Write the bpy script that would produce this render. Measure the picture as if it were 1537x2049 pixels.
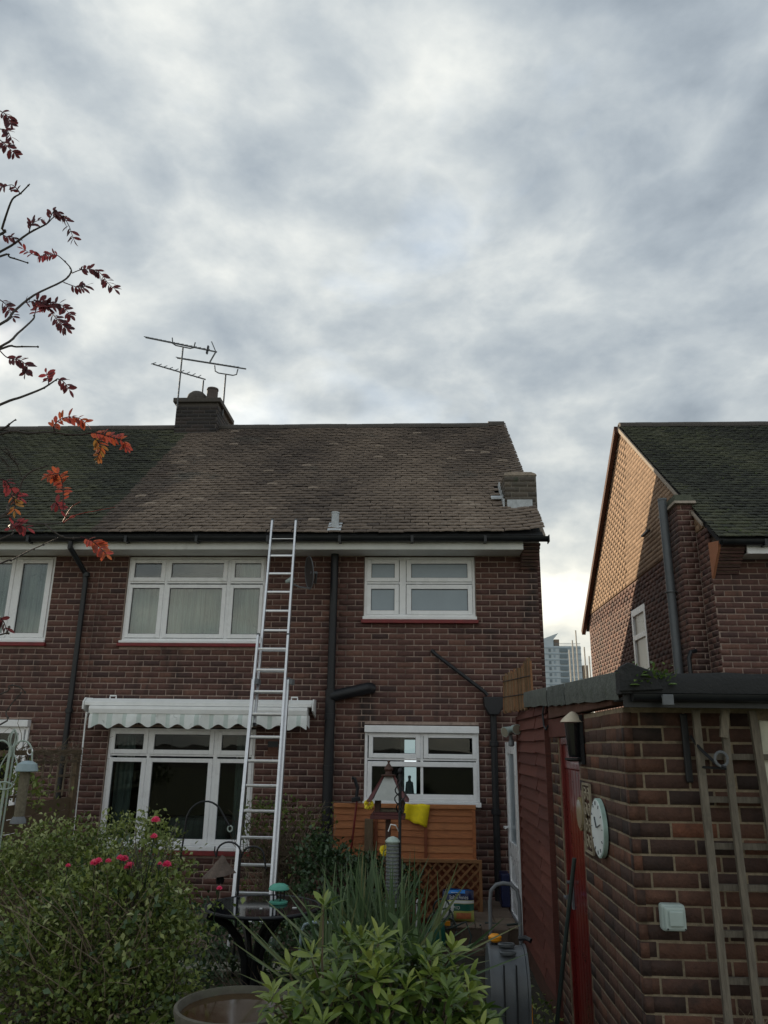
import bpy, math, random
import numpy as np
from mathutils import Vector, Matrix
random.seed(11); rng = np.random.default_rng(11)
R = math.radians
S = bpy.context.scene; COL = S.collection
for o in list(bpy.data.objects): bpy.data.objects.remove(o)

# ------------------------------------------------------------------ camera
cam = bpy.data.cameras.new('camera'); camo = bpy.data.objects.new('camera', cam); COL.objects.link(camo)
cam.sensor_fit = 'AUTO'; cam.sensor_width = 36; cam.lens = 36*1535/2049
cam.clip_start = .05; cam.clip_end = 3000
camo.matrix_world = Matrix.Translation((0, 0, 2.2)) @ Matrix.Rotation(R(2.8), 4, 'Z') @ Matrix.Rotation(R(90+16.9), 4, 'X') @ Matrix.Rotation(R(.7), 4, 'Z')
S.camera = camo
S.render.resolution_x = 768; S.render.resolution_y = 1024
S.view_settings.view_transform = 'Standard'; S.view_settings.look = 'None'
S.view_settings.exposure = 1.18; S.view_settings.gamma = 1.0

# ------------------------------------------------------------------ sun and sky
SUN = Vector((-2.14, 2.4, 1.30)).normalized()
sl = bpy.data.lights.new('sun', 'SUN'); so = bpy.data.objects.new('sun', sl); COL.objects.link(so)
sl.energy = 2.6; sl.angle = R(.6); sl.color = (1, .83, .60)
so.rotation_euler = SUN.to_track_quat('Z', 'Y').to_euler(); so.location = (-20, 22, 14)

world = bpy.data.worlds.new('World'); S.world = world; world.use_nodes = True
nt = world.node_tree; nt.nodes.clear(); N = nt.nodes; Lk = nt.links.new
def nd(tree, t, **kw):
    n = tree.nodes.new(t)
    for k, v in kw.items():
        if k.startswith('i_'):
            n.inputs[int(k[2:])].default_value = v
        else: setattr(n, k, v)
    return n
def ramp(tree, stops, interp='LINEAR'):
    n = tree.nodes.new('ShaderNodeValToRGB'); cr = n.color_ramp; cr.interpolation = interp
    while len(cr.elements) > 1: cr.elements.remove(cr.elements[-1])
    cr.elements[0].position = stops[0][0]; cr.elements[0].color = (*stops[0][1], 1)
    for p, c in stops[1:]:
        e = cr.elements.new(p); e.color = (*c, 1)
    return n
sky = nd(nt, 'ShaderNodeTexSky', sky_type='NISHITA'); sky.sun_disc = False
sky.sun_elevation = math.asin(SUN.z); sky.sun_rotation = math.atan2(SUN.x, SUN.y); sky.air_density = 1.2; sky.dust_density = 1.0
bg1 = nd(nt, 'ShaderNodeBackground'); bg1.inputs[1].default_value = .12; Lk(sky.outputs[0], bg1.inputs[0])
tc = nd(nt, 'ShaderNodeTexCoord'); sep = nd(nt, 'ShaderNodeSeparateXYZ'); Lk(tc.outputs['Generated'], sep.inputs[0])
def M(op, a, b=None, clamp=False):
    n = nd(nt, 'ShaderNodeMath', operation=op, use_clamp=clamp)
    for i, x in enumerate((a, b)):
        if x is None: continue
        if isinstance(x, (int, float)): n.inputs[i].default_value = x
        else: Lk(x, n.inputs[i])
    return n.outputs[0]
zc = M('MAXIMUM', sep.outputs[2], 0.0); den = M("ADD", zc, .55)
cb = nd(nt, 'ShaderNodeCombineXYZ'); Lk(M('DIVIDE', sep.outputs[0], den), cb.inputs[0]); Lk(M('DIVIDE', sep.outputs[1], den), cb.inputs[1]); Lk(M('MULTIPLY', zc, .9), cb.inputs[2])
def noise(vec, scale, detail, rough, dist=0., off=(0, 0, 0)):
    mp = nd(nt, 'ShaderNodeMapping'); mp.inputs['Location'].default_value = off; Lk(vec, mp.inputs[0])
    n = nd(nt, 'ShaderNodeTexNoise'); n.inputs['Scale'].default_value = scale; n.inputs['Detail'].default_value = detail
    n.inputs['Roughness'].default_value = rough; n.inputs['Distortion'].default_value = dist; Lk(mp.outputs[0], n.inputs[0]); return n.outputs[0]
n1 = noise(cb.outputs[0], 2.2, 7, .52, .2, (5.6, 3.1, .9)); n2 = noise(cb.outputs[0], 6.6, 8, .56, .2, (7.3, 2.2, 1.1)); n3 = noise(cb.outputs[0], .8, 2, .5, 0., (1.3, 4.4, 4.0))
bil = M('ABSOLUTE', M('SUBTRACT', noise(cb.outputs[0], 4.3, 6, .5, .2, (4.4, 1.1, 7.3)), .5))
dotn = nd(nt, 'ShaderNodeVectorMath', operation='DOT_PRODUCT'); Lk(tc.outputs['Generated'], dotn.inputs[0]); dotn.inputs[1].default_value = SUN
glow = M('POWER', M('MAXIMUM', dotn.outputs['Value'], 0.0), 2.5)
low = M('POWER', M('SUBTRACT', 1.0, zc), 2.2)
val = M('SUBTRACT', M('ADD', M('ADD', M('MULTIPLY', n1, 1.65), M('MULTIPLY', n2, .95)), M('MULTIPLY', n3, .60)), 1.225)
val = M('SUBTRACT', val, M('MULTIPLY', bil, 1.35))
val = M('ADD', M('ADD', val, M('MULTIPLY', glow, .12)), M('MULTIPLY', low, .30))
cr = ramp(nt, [(.06, (.138, .162, .188)), (.26, (.188, .214, .238)), (.44, (.246, .270, .285)), (.60, (.318, .336, .337)), (.76, (.395, .405, .390)), (.95, (.52, .52, .485))])
Lk(val, cr.inputs[0])
# warm, hazier light low down
wm = nd(nt, 'ShaderNodeMixRGB', blend_type='MULTIPLY'); wm.inputs[2].default_value = (1.10, 1.02, .86, 1); Lk(M('POWER', low, 2.2), wm.inputs[0]); Lk(cr.outputs[0], wm.inputs[1])
bg2 = nd(nt, 'ShaderNodeBackground'); bg2.inputs[1].default_value = 1.0; Lk(wm.outputs[0], bg2.inputs[0])
gap = ramp(nt, [(.60, (1, 1, 1)), (.72, (.72, .72, .72))]); Lk(noise(cb.outputs[0], 2.1, 5, .55, .3, (2.2, 6.5, 8.3)), gap.inputs[0])
mx = nd(nt, 'ShaderNodeMixShader'); Lk(gap.outputs[0], mx.inputs[0]); Lk(bg1.outputs[0], mx.inputs[1]); Lk(bg2.outputs[0], mx.inputs[2])
wo = nd(nt, 'ShaderNodeOutputWorld'); Lk(mx.outputs[0], wo.inputs[0])

# ------------------------------------------------------------------ materials
MAT = {}
def mat(name, cols, rough=.7, nscale=0., namt=.25, bump=0., bscale=40., metal=0., spec=.5, leaf=0., stretch=None, dirt=None, coat=0.):
    """tint attribute (one value per piece) picks a base colour from the ramp; noise adds grain and wear"""
    m = bpy.data.materials.new(name); m.use_nodes = True; t = m.node_tree; t.nodes.clear(); L = t.links.new
    out = nd(t, 'ShaderNodeOutputMaterial'); b = nd(t, 'ShaderNodeBsdfPrincipled')
    b.inputs['Roughness'].default_value = rough; b.inputs['Metallic'].default_value = metal
    b.inputs['Specular IOR Level'].default_value = spec; b.inputs['Coat Weight'].default_value = coat
    if isinstance(cols, tuple): cols = [cols]
    if len(cols) > 1:
        at = nd(t, 'ShaderNodeAttribute', attribute_name='tint')
        r = ramp(t, [(i/(len(cols)-1), c) for i, c in enumerate(cols)]); L(at.outputs['Fac'], r.inputs[0]); col = r.outputs[0]
    else:
        r = nd(t, 'ShaderNodeRGB'); r.outputs[0].default_value = (*cols[0], 1); col = r.outputs[0]
    g = nd(t, 'ShaderNodeNewGeometry'); vec = g.outputs['Position']
    if stretch:
        mp = nd(t, 'ShaderNodeMapping'); mp.inputs['Scale'].default_value = stretch; L(vec, mp.inputs[0]); vec = mp.outputs[0]
    if nscale:
        n = nd(t, 'ShaderNodeTexNoise'); n.inputs['Scale'].default_value = nscale; n.inputs['Detail'].default_value = 6; n.inputs['Roughness'].default_value = .65; L(vec, n.inputs[0])
        rr = ramp(t, [(.25, (1-namt,)*3), (.75, (1+namt,)*3)]); L(n.outputs[0], rr.inputs[0])
        mm = nd(t, 'ShaderNodeMixRGB', blend_type='MULTIPLY'); mm.inputs[0].default_value = 1; L(col, mm.inputs[1]); L(rr.outputs[0], mm.inputs[2]); col = mm.outputs[0]
        rm = nd(t, 'ShaderNodeMapRange'); rm.inputs['To Min'].default_value = max(.02, rough-.12); rm.inputs['To Max'].default_value = min(1, rough+.12); L(n.outputs[0], rm.inputs[0]); L(rm.outputs[0], b.inputs['Roughness'])
    if dirt:                                   # stains with a shape of their own: (colour, scale, threshold)
        n = nd(t, 'ShaderNodeTexNoise'); n.inputs['Scale'].default_value = dirt[1]; n.inputs['Detail'].default_value = 7; n.inputs['Roughness'].default_value = .6; n.inputs['Distortion'].default_value = .4; L(g.outputs['Position'], n.inputs[0])
        
        if len(dirt) > 3:
            dm = nd(t, 'ShaderNodeMapping'); dm.inputs['Scale'].default_value = dirt[3]; L(g.outputs['Position'], dm.inputs[0]); L(dm.outputs[0], n.inputs[0])
        rr = ramp(t, [(dirt[2], (0, 0, 0)), (min(1, dirt[2]+.16), (1, 1, 1))]); L(n.outputs[0], rr.inputs[0])
        mm = nd(t, 'ShaderNodeMixRGB'); L(rr.outputs[0], mm.inputs[0]); L(col, mm.inputs[1]); mm.inputs[2].default_value = (*dirt[0], 1); col = mm.outputs[0]
    L(col, b.inputs['Base Color'])
    if bump:
        n = nd(t, 'ShaderNodeTexNoise'); n.inputs['Scale'].default_value = bscale; n.inputs['Detail'].default_value = 5; L(vec, n.inputs[0])
        bp = nd(t, 'ShaderNodeBump'); bp.inputs['Strength'].default_value = bump; bp.inputs['Distance'].default_value = .01; L(n.outputs[0], bp.inputs['Height']); L(bp.outputs[0], b.inputs['Normal'])
    sh = b.outputs[0]
    if leaf:
        tr = nd(t, 'ShaderNodeBsdfTranslucent'); L(col, tr.inputs[0]); ms = nd(t, 'ShaderNodeMixShader'); ms.inputs[0].default_value = leaf; L(sh, ms.inputs[1]); L(tr.outputs[0], ms.inputs[2]); sh = ms.outputs[0]
    L(sh, out.inputs[0]); MAT[name] = m; return m
def glass(name, tint, refl=1.6, rough=.01, thru=.9):
    m = bpy.data.materials.new(name); m.use_nodes = True; t = m.node_tree; t.nodes.clear(); L = t.links.new
    out = nd(t, 'ShaderNodeOutputMaterial'); tr = nd(t, 'ShaderNodeBsdfTransparent'); tr.inputs[0].default_value = (*[c*thru for c in tint], 1)
    gl = nd(t, 'ShaderNodeBsdfGlossy'); gl.inputs['Roughness'].default_value = rough
    fr = nd(t, 'ShaderNodeFresnel'); fr.inputs[0].default_value = 1.5; mu = nd(t, 'ShaderNodeMath', operation='MULTIPLY', use_clamp=True); mu.inputs[1].default_value = refl; L(fr.outputs[0], mu.inputs[0])
    n = nd(t, 'ShaderNodeTexNoise'); n.inputs['Scale'].default_value = 1.3; g = nd(t, 'ShaderNodeNewGeometry'); L(g.outputs['Position'], n.inputs[0])
    bp = nd(t, 'ShaderNodeBump'); bp.inputs['Strength'].default_value = .06; bp.inputs['Distance'].default_value = .05; L(n.outputs[0], bp.inputs['Height']); L(bp.outputs[0], gl.inputs['Normal'])
    ms = nd(t, 'ShaderNodeMixShader'); L(mu.outputs[0], ms.inputs[0]); L(tr.outputs[0], ms.inputs[1]); L(gl.outputs[0], ms.inputs[2]); L(ms.outputs[0], out.inputs[0])
    MAT[name] = m; return m

mat('brick', [(.062, .036, .034), (.100, .050, .043), (.128, .062, .050), (.150, .074, .057), (.19, .094, .067)], .88, 26, .30, .5, 90, dirt=((.036, .026, .024), 1.2, .54, (1.7, 1.7, .5)))
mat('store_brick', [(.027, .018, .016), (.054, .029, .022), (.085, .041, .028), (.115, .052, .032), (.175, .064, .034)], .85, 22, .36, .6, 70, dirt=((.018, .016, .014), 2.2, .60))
mat('mortar', (.345, .26, .215), .95, 24, .32, .3, 160, dirt=((.13, .095, .078), 1.5, .55, (1.6, 1.6, .55)))
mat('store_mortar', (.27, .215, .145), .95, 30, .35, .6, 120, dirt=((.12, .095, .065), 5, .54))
mat('tile', [(.098, .078, .068), (.160, .126, .104), (.212, .166, .134), (.262, .206, .165), (.36, .295, .24)], .85, 30, .28, .5, 60, dirt=((.13, .12, .105), .9, .60))
mat('moss_tile', [(.042, .044, .038), (.058, .063, .050), (.078, .082, .060), (.092, .098, .062), (.125, .125, .09)], .93, 34, .4, .7, 60, dirt=((.050, .060, .034), 4.5, .60))
mat('moss', [(.05, .075, .02), (.09, .12, .03)], .95, 60, .4, .8, 90)
mat('soot_brick', [(.030, .028, .028), (.045, .038, .036), (.07, .052, .046)], .9, 26, .3, .5, 90)
mat('soot_mortar', (.09, .08, .072), .95, 30, .3)
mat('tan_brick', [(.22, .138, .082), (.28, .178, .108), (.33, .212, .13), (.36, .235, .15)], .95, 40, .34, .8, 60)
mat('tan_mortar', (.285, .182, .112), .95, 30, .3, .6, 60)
mat('weathered_brick', [(.07, .062, .052), (.11, .092, .074), (.15, .122, .094)], .9, 26, .3, .5, 90, dirt=((.06, .075, .045), 5, .60))
mat('weathered_mortar', (.19, .17, .14), .95, 30, .3)
mat('ridge', (.085, .075, .066), .9, 20, .3, .5, 50)
mat('upvc', (.90, .905, .91), .28, 5, .05, 0, spec=.5, dirt=((.60, .61, .57), 2.2, .66))
mat('sill_white', (.90, .90, .90), .4, 6, .08)
mat('sill_red', (.20, .022, .024), .5, 12, .3)
mat('soffit', (.72, .73, .70), .55, 4, .12, dirt=((.36, .37, .33), 1.6, .60))
mat('black_plastic', (.013, .015, .018), .42, 8, .3)
mat('black_iron', (.010, .011, .014), .5, 14, .35, .2, 60)
mat('lead', (.48, .51, .53), .5, 14, .3, .3, 50)
mat('alu', (.72, .73, .75), .34, 30, .12, metal=.85)
mat('dark_room', (.055, .055, .06), .95)
mat('curtain', [(.70, .74, .68), (.76, .80, .75)], .9, 5, .42, leaf=.2, stretch=(7, 1, .22), dirt=((.42, .48, .43), 11, .60))  # vertical colour streaks paint in the pleat shading; blotches make the lace
mat('frosted', (.30, .36, .40), .22, 3, .06, spec=.6)
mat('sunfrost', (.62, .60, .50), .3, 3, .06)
mat('roughcast', (.37, .225, .125), .95, 22, .34, 1., 26, stretch=(1, 1, .45), dirt=((.27, .16, .09), 6, .60))
mat('render_orange', (.40, .17, .09), .9, 14, .12, .3, 60)
mat('cement', (.36, .30, .24), .95, 18, .3, .6, 50)
mat('awning_white', (.90, .91, .90), .4, 6, .08)
mat('canvas', [(.86, .88, .86), (.62, .70, .66)], .9, 9, .10, .15, 60, dirt=((.33, .35, .32), 8, .60))
mat('steel_grey', (.15, .16, .17), .7, 20, .2)
mat('dish', (.05, .042, .042), .7, 20, .2)
mat('larch', [(.33, .105, .034), (.40, .14, .046), (.46, .185, .068)], .62, 9, .32, .25, 30, stretch=(1.0, 1, 9), dirt=((.17, .055, .016), 12, .70))
mat('larch_dark', (.21, .055, .020), .65, 12, .3)
mat('post_grey', (.15, .105, .062), .85, 10, .35, .4, 40, stretch=(9, 9, 1))
mat('lattice', [(.20, .085, .030), (.25, .12, .048)], .75, 12, .3, .3, 40)
mat('grey_wood', [(.145, .125, .098), (.21, .18, .138)], .9, 10, .42, .5, 30, stretch=(8, 8, 1), dirt=((.10, .095, .075), 9, .60))
mat('red_wood', [(.095, .028, .020), (.125, .038, .026), (.15, .048, .034)], .75, 14, .3, .35, 40, stretch=(1, 1, 5))
mat('red_gloss', (.15, .013, .012), .30, 7, .25, spec=.5, coat=.15, dirt=((.07, .012, .012), 5, .60, (3, 3, .6)))
mat('felt', [(.085, .095, .088), (.12, .13, .115)], .95, 16, .35, .8, 60, dirt=((.05, .065, .035), 5, .60))
mat('felt_black', (.016, .017, .018), .75, 12, .35, .5, 60, dirt=((.05, .05, .048), 9, .62))
mat('old_timber', (.10, .045, .030), .9, 14, .4, .5, 40)
mat('reed', [(.13, .085, .045), (.20, .115, .055), (.26, .12, .055), (.23, .17, .10)], .85, 30, .3, .3, 60)
mat('stone', [(.16, .155, .115), (.22, .21, .16), (.27, .25, .19)], .92, 14, .32, .6, 40, dirt=((.07, .085, .04), 5, .58))
mat('paving', [(.13, .095, .07), (.16, .115, .085), (.18, .14, .10)], .9, 10, .3, .4, 40, dirt=((.07, .06, .05), 3, .58))
mat('soil', (.040, .034, .024), .98, 9, .5, .9, 25, dirt=((.035, .048, .018), 1.6, .52))
mat('tub', (.105, .095, .072), .9, 12, .32, .6, 35, dirt=((.10, .105, .07), 6, .55))
mat('water', (.055, .030, .012), .04, 6, .3, spec=.6)
mat('grey_plastic', (.12, .132, .142), .42, 8, .18, .1, 90)
mat('yellow_plastic', (.85, .33, .012), .4, 8, .1)
mat('teal', (.10, .38, .28), .5, 10, .18)
mat('blue_grey', (.30, .39, .42), .45, 10, .18)
mat('pale_green_metal', (.36, .43, .38), .5, 12, .25)
mat('seed', (.16, .14, .10), .9, 60, .4, .5, 120)
mat('mesh_feeder', (.17, .19, .16), .7, 80, .5, .6, 120)
mat('feeder_roof', (.40, .41, .38), .6, 8, .15)
mat('bird_red', (.115, .032, .030), .55, 12, .25)
mat('bird_brown', (.085, .042, .030), .7, 14, .3)
mat('rust', (.13, .095, .075), .85, 16, .4, .6, 60)
mat('glass_black', (.010, .011, .014), .05, 0, spec=.7)
mat('yellow_cloth', (.86, .68, .012), .85, 22, .15, .2, 60)
mat('yellow_petal', [(.85, .68, .02), (.92, .80, .08)], .6)
mat('bag_white', (.66, .68, .66), .35, 8, .1)
mat('bag_blue', (.010, .016, .065), .35, 8, .2)
mat('bag_cyan', (.012, .19, .58), .35, 12, .25)
mat('bag_green', (.012, .12, .085), .35, 8, .2)
mat('bag_lime', (.45, .46, .12), .35, 8, .2)
mat('bag_orange', (.62, .22, .10), .4, 20, .3)
mat('print_white', (.75, .76, .74), .5)
mat('print_dark', (.05, .06, .07), .5)
mat('hose', (.035, .05, .045), .5, 10, .2)
mat('clock_face', (.80, .86, .86), .35, 7, .08)
mat('clock_rim', (.42, .58, .52), .5, 10, .3)
mat('brass', (.38, .30, .16), .45, 14, .3, metal=.5)
mat('scroll', (.33, .28, .20), .6, 20, .3)
mat('mirror', (.30, .28, .22), .12, 4, .1)
mat('cream', (.58, .50, .38), .6, 12, .2)
mat('box_grey', (.42, .50, .47), .45, 8, .12)
mat('cream_paint', (.66, .64, .52), .6, 12, .2, .2, 40)
mat('tower', (.50, .57, .61), .9, .3, .10)  # distance haze is painted into this pale bluish wall colour
mat('tower_dark', (.19, .24, .27), .7)
mat('tower_glass', (.30, .38, .44), .3)
mat('tower_brown', (.22, .17, .13), .9)
mat('scaffold', (.60, .58, .52), .5)
mat('hill', (.22, .23, .15), .95)
def emit(name, col, st):
    m = bpy.data.materials.new(name); m.use_nodes = True; t = m.node_tree; t.nodes.clear(); e = nd(t, 'ShaderNodeEmission'); e.inputs[0].default_value = (*col, 1); e.inputs[1].default_value = st
    o = nd(t, 'ShaderNodeOutputMaterial'); t.links.new(e.outputs[0], o.inputs[0]); MAT[name] = m
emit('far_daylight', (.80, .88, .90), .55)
mat('bounce_lawn', (.075, .085, .045), .95, 3, .3, .8, 60)
mat('blue_tub', (.05, .06, .12), .4, 8, .2)
mat('bark', [(.075, .062, .050), (.11, .095, .078)], .9, 30, .3, .4, 60)
mat('rowan_bark', (.060, .050, .044), .85, 30, .3, .3, 60)
mat('rowan_leaf', [(.050, .012, .018), (.090, .017, .021), (.22, .032, .040), (.36, .080, .030), (.20, .14, .035)], .6, 30, .2, leaf=.3)
mat('stem_brown', [(.10, .075, .050), (.14, .11, .07)], .9, 20, .3)
mat('twig_pale', [(.17, .13, .085), (.24, .19, .13)], .9, 20, .3)
mat('leaf_hedge', [(.048, .082, .020), (.100, .146, .029), (.172, .226, .047), (.30, .34, .10), (.54, .57, .30)], .40, 0, leaf=.25)
mat('leaf_dark', [(.024, .050, .022), (.042, .082, .032), (.066, .115, .046), (.11, .17, .08)], .36, 0, leaf=.15)
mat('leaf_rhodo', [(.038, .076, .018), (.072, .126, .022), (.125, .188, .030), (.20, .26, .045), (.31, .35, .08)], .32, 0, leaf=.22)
mat('leaf_spike', [(.055, .105, .045), (.09, .15, .065), (.14, .20, .09), (.26, .23, .10)], .42, 0, leaf=.15)
mat('leaf_weed', [(.045, .10, .018), (.09, .16, .03), (.18, .25, .06)], .5, 0, leaf=.25)
mat('rose_petal', [(.80, .06, .20), (.90, .12, .28), (.92, .30, .36)], .55, 0, leaf=.25)
glass('pane', (.86, .92, .90), 2.6)
glass('pane_dark', (.60, .66, .66), .8)

# ------------------------------------------------------------------ mesh helpers
W = {}                                         # world position of every object's origin
def tag(o, label=None, cat=None, group=None, kind=None):
    if label: o['label'] = label
    if cat: o['category'] = cat
    if group: o['group'] = group
    if kind: o['kind'] = kind
    return o
def put(o, parent, pos):
    COL.objects.link(o); pos = Vector(pos)
    if parent is not None: o.parent = parent; o.location = pos - W[parent.name]
    else: o.location = pos
    W[o.name] = pos; return o
def thing(name, label, cat, loc, group=None):
    return tag(put(bpy.data.objects.new(name, None), None, loc), label, cat, group)
class MB:
    def __init__(s): s.v = []; s.f = []; s.t = []
    def add(s, vs, fs, tint=0.):
        b = len(s.v); s.v += [tuple(p) for p in vs]; s.f += [tuple(i+b for i in f) for f in fs]; s.t += [tint]*len(fs); return s
    def box(s, x0, x1, y0, y1, z0, z1, tint=0.):
        return s.add([(x0, y0, z0), (x1, y0, z0), (x1, y1, z0), (x0, y1, z0), (x0, y0, z1), (x1, y0, z1), (x1, y1, z1), (x0, y1, z1)],
                     [(3, 2, 1, 0), (4, 5, 6, 7), (0, 1, 5, 4), (1, 2, 6, 5), (2, 3, 7, 6), (3, 0, 4, 7)], tint)
    def bar(s, p, q, w, h, up=(0, 0, 1), tint=0.):
        p, q = Vector(p), Vector(q); d = (q-p).normalized(); a = d.cross(Vector(up))
        a = a.normalized() if a.length > 1e-6 else d.orthogonal().normalized()
        b = a.cross(d).normalized(); a *= w/2; b *= h/2
        return s.add([p-a-b, p+a-b, p+a+b, p-a+b, q-a-b, q+a-b, q+a+b, q-a+b], [(3, 2, 1, 0), (4, 5, 6, 7), (0, 1, 5, 4), (1, 2, 6, 5), (2, 3, 7, 6), (3, 0, 4, 7)], tint)
    def tube(s, pts, r, seg=8, tint=0.):
        pts = [Vector(p) for p in pts]; n = len(pts); rs = r if isinstance(r, (list, tuple)) else [r]*n; base = len(s.v); prev = None
        for i, p in enumerate(pts):
            d = (pts[min(i+1, n-1)]-pts[max(i-1, 0)]).normalized()
            if prev is None: a = d.orthogonal().normalized()
            else:
                a = prev-d*prev.dot(d); a = a.normalized() if a.length > 1e-6 else d.orthogonal().normalized()
            prev = a; b = d.cross(a)
            for k in range(seg):
                t = 2*math.pi*k/seg; s.v.append(tuple(p+(a*math.cos(t)+b*math.sin(t))*rs[i]))
        for i in range(n-1):
            for k in range(seg):
                k2 = (k+1) % seg; s.f.append((base+i*seg+k, base+i*seg+k2, base+(i+1)*seg+k2, base+(i+1)*seg+k)); s.t.append(tint)
        s.f.append(tuple(base+k for k in range(seg))[::-1]); s.f.append(tuple(base+(n-1)*seg+k for k in range(seg))); s.t += [tint, tint]; return s
    def lathe(s, c, prof, seg=24, tint=0., sx=1., sy=1., closed=True):
        base = len(s.v); n = len(prof)
        for r, z in prof:
            for k in range(seg):
                t = 2*math.pi*k/seg; s.v.append((c[0]+r*math.cos(t)*sx, c[1]+r*math.sin(t)*sy, c[2]+z))
        for i in range(n-1):
            for k in range(seg):
                k2 = (k+1) % seg; s.f.append((base+i*seg+k, base+i*seg+k2, base+(i+1)*seg+k2, base+(i+1)*seg+k)); s.t.append(tint)
        if closed: s.f.append(tuple(base+k for k in range(seg))[::-1]); s.f.append(tuple(base+(n-1)*seg+k for k in range(seg))); s.t += [tint, tint]
        return s
    def prism(s, poly, ax, a0, a1, tint=0.):
        """polygon in the plane across axis ax ('x': (y,z), 'y': (x,z), 'z': (x,y)) pushed from a0 to a1"""
        def P(p, a): return {'x': (a, p[0], p[1]), 'y': (p[0], a, p[1]), 'z': (p[0], p[1], a)}[ax]
        n = len(poly); vs = [P(p, a0) for p in poly]+[P(p, a1) for p in poly]
        return s.add(vs, [tuple(range(n))[::-1], tuple(range(n, 2*n))]+[(i, (i+1) % n, n+(i+1) % n, n+i) for i in range(n)], tint)
    def build(s, name, m, parent=None, smooth=False, origin=None, kind=None, label=None, cat=None, group=None, bevel=0.):
        v = np.array(s.v, float); o0 = Vector(origin) if origin is not None else Vector(((v.min(0)+v.max(0))/2).tolist())
        me = bpy.data.meshes.new(name); me.from_pydata((v-np.array(o0)).tolist(), [], s.f); me.materials.append(MAT[m])
        a = me.attributes.new('tint', 'FLOAT', 'FACE'); a.data.foreach_set('value', np.array(s.t, np.float32))
        if smooth: me.shade_smooth()
        ob = bpy.data.objects.new(name, me); put(ob, parent, o0)
        if smooth and smooth != 'full':
            md = ob.modifiers.new('es', 'EDGE_SPLIT'); md.split_angle = R(38)
        if bevel:
            md = ob.modifiers.new('bv', 'BEVEL'); md.width = bevel; md.segments = 2; md.limit_method = 'ANGLE'; md.angle_limit = R(40)
        return tag(ob, label, cat, group, kind)
def npmesh(name, V, F, tint, m, smooth=False):
    """V (n,3), F (m,c) arrays, tint per face"""
    me = bpy.data.meshes.new(name); me.vertices.add(len(V)); me.vertices.foreach_set('co', V.astype(np.float32).ravel())
    c = F.shape[1]; me.loops.add(F.size); me.loops.foreach_set('vertex_index', F.astype(np.int32).ravel())
    me.polygons.add(len(F)); me.polygons.foreach_set('loop_start', np.arange(0, F.size, c, dtype=np.int32)); me.polygons.foreach_set('loop_total', np.full(len(F), c, np.int32))
    a = me.attributes.new('tint', 'FLOAT', 'FACE'); a.data.foreach_set('value', np.asarray(tint, np.float32)); me.materials.append(MAT[m])
    me.update(calc_edges=True)
    if smooth: me.shade_smooth()
    return me
def scatter(name, bv, bf, T, P, tint, m, parent=None, kind='stuff', smooth=False):
    """many copies of one small shape joined into one mesh"""
    bv = np.asarray(bv, float); bf = np.asarray(bf); n = len(P); k = len(bv)
    V = np.einsum('nij,kj->nki', T, bv)+np.asarray(P)[:, None, :]; V = V.reshape(-1, 3)
    Fa = (bf[None]+(np.arange(n)*k)[:, None, None]).reshape(-1, bf.shape[1]); o0 = (V.min(0)+V.max(0))/2
    me = npmesh(name, V-o0, Fa, np.repeat(tint, len(bf)), m, smooth)
    ob = bpy.data.objects.new(name, me); put(ob, parent, o0.tolist()); return tag(ob, kind=kind)
def pieces(name, bv, bf, T, P, tint, m, parent, n_own, order, kind_name=None, variants=10, smooth=False):
    """the n_own pieces that come first in `order` become objects sharing mesh data; the rest are joined"""
    tint = np.asarray(tint); idx = np.asarray(order); own, rest = idx[:n_own], idx[n_own:]; meshes = []
    for q in range(variants):
        jv = np.asarray(bv, float)+rng.normal(0, 1, np.shape(bv))*.0008
        meshes.append(npmesh(name, jv, np.asarray(bf), np.full(len(bf), (q+.5)/variants), m, smooth))
    for i in own:
        ob = bpy.data.objects.new(name, meshes[min(variants-1, int(tint[i]*variants))]); COL.objects.link(ob); ob.parent = parent
        Mx = Matrix(T[i].tolist()).to_4x4(); Mx.translation = Vector(P[i].tolist())-W[parent.name]; ob.matrix_basis = Mx
    if len(rest): scatter(kind_name or (name+'s'), bv, bf, T[rest], P[rest], tint[rest], m, parent, smooth=smooth)
def rects_minus(outer, holes):
    x0, x1, z0, z1 = outer; xs = sorted({x0, x1, *[min(max(h[i], x0), x1) for h in holes for i in (0, 1)]}); zs = sorted({z0, z1, *[min(max(h[i], z0), z1) for h in holes for i in (2, 3)]}); out = []
    for a, b in zip(zs, zs[1:]):
        run = None
        for p, q in zip(xs, xs[1:]):
            cx, cz = (p+q)/2, (a+b)/2
            if any(h[0] < cx < h[1] and h[2] < cz < h[3] for h in holes):
                if run: out.append((*run, a, b)); run = None
            else: run = (run[0], q) if run else (p, q)
        if run: out.append((*run, a, b))
    return out
CAMP = np.array([0, 0, 2.2])
BOXV = np.array([(x, y, z) for z in (-.5, .5) for y in (-.5, .5) for x in (-.5, .5)])
BOXF = np.array([(0, 2, 3, 1), (4, 5, 7, 6), (0, 1, 5, 4), (1, 3, 7, 5), (3, 2, 6, 7), (2, 0, 4, 6)])
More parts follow.
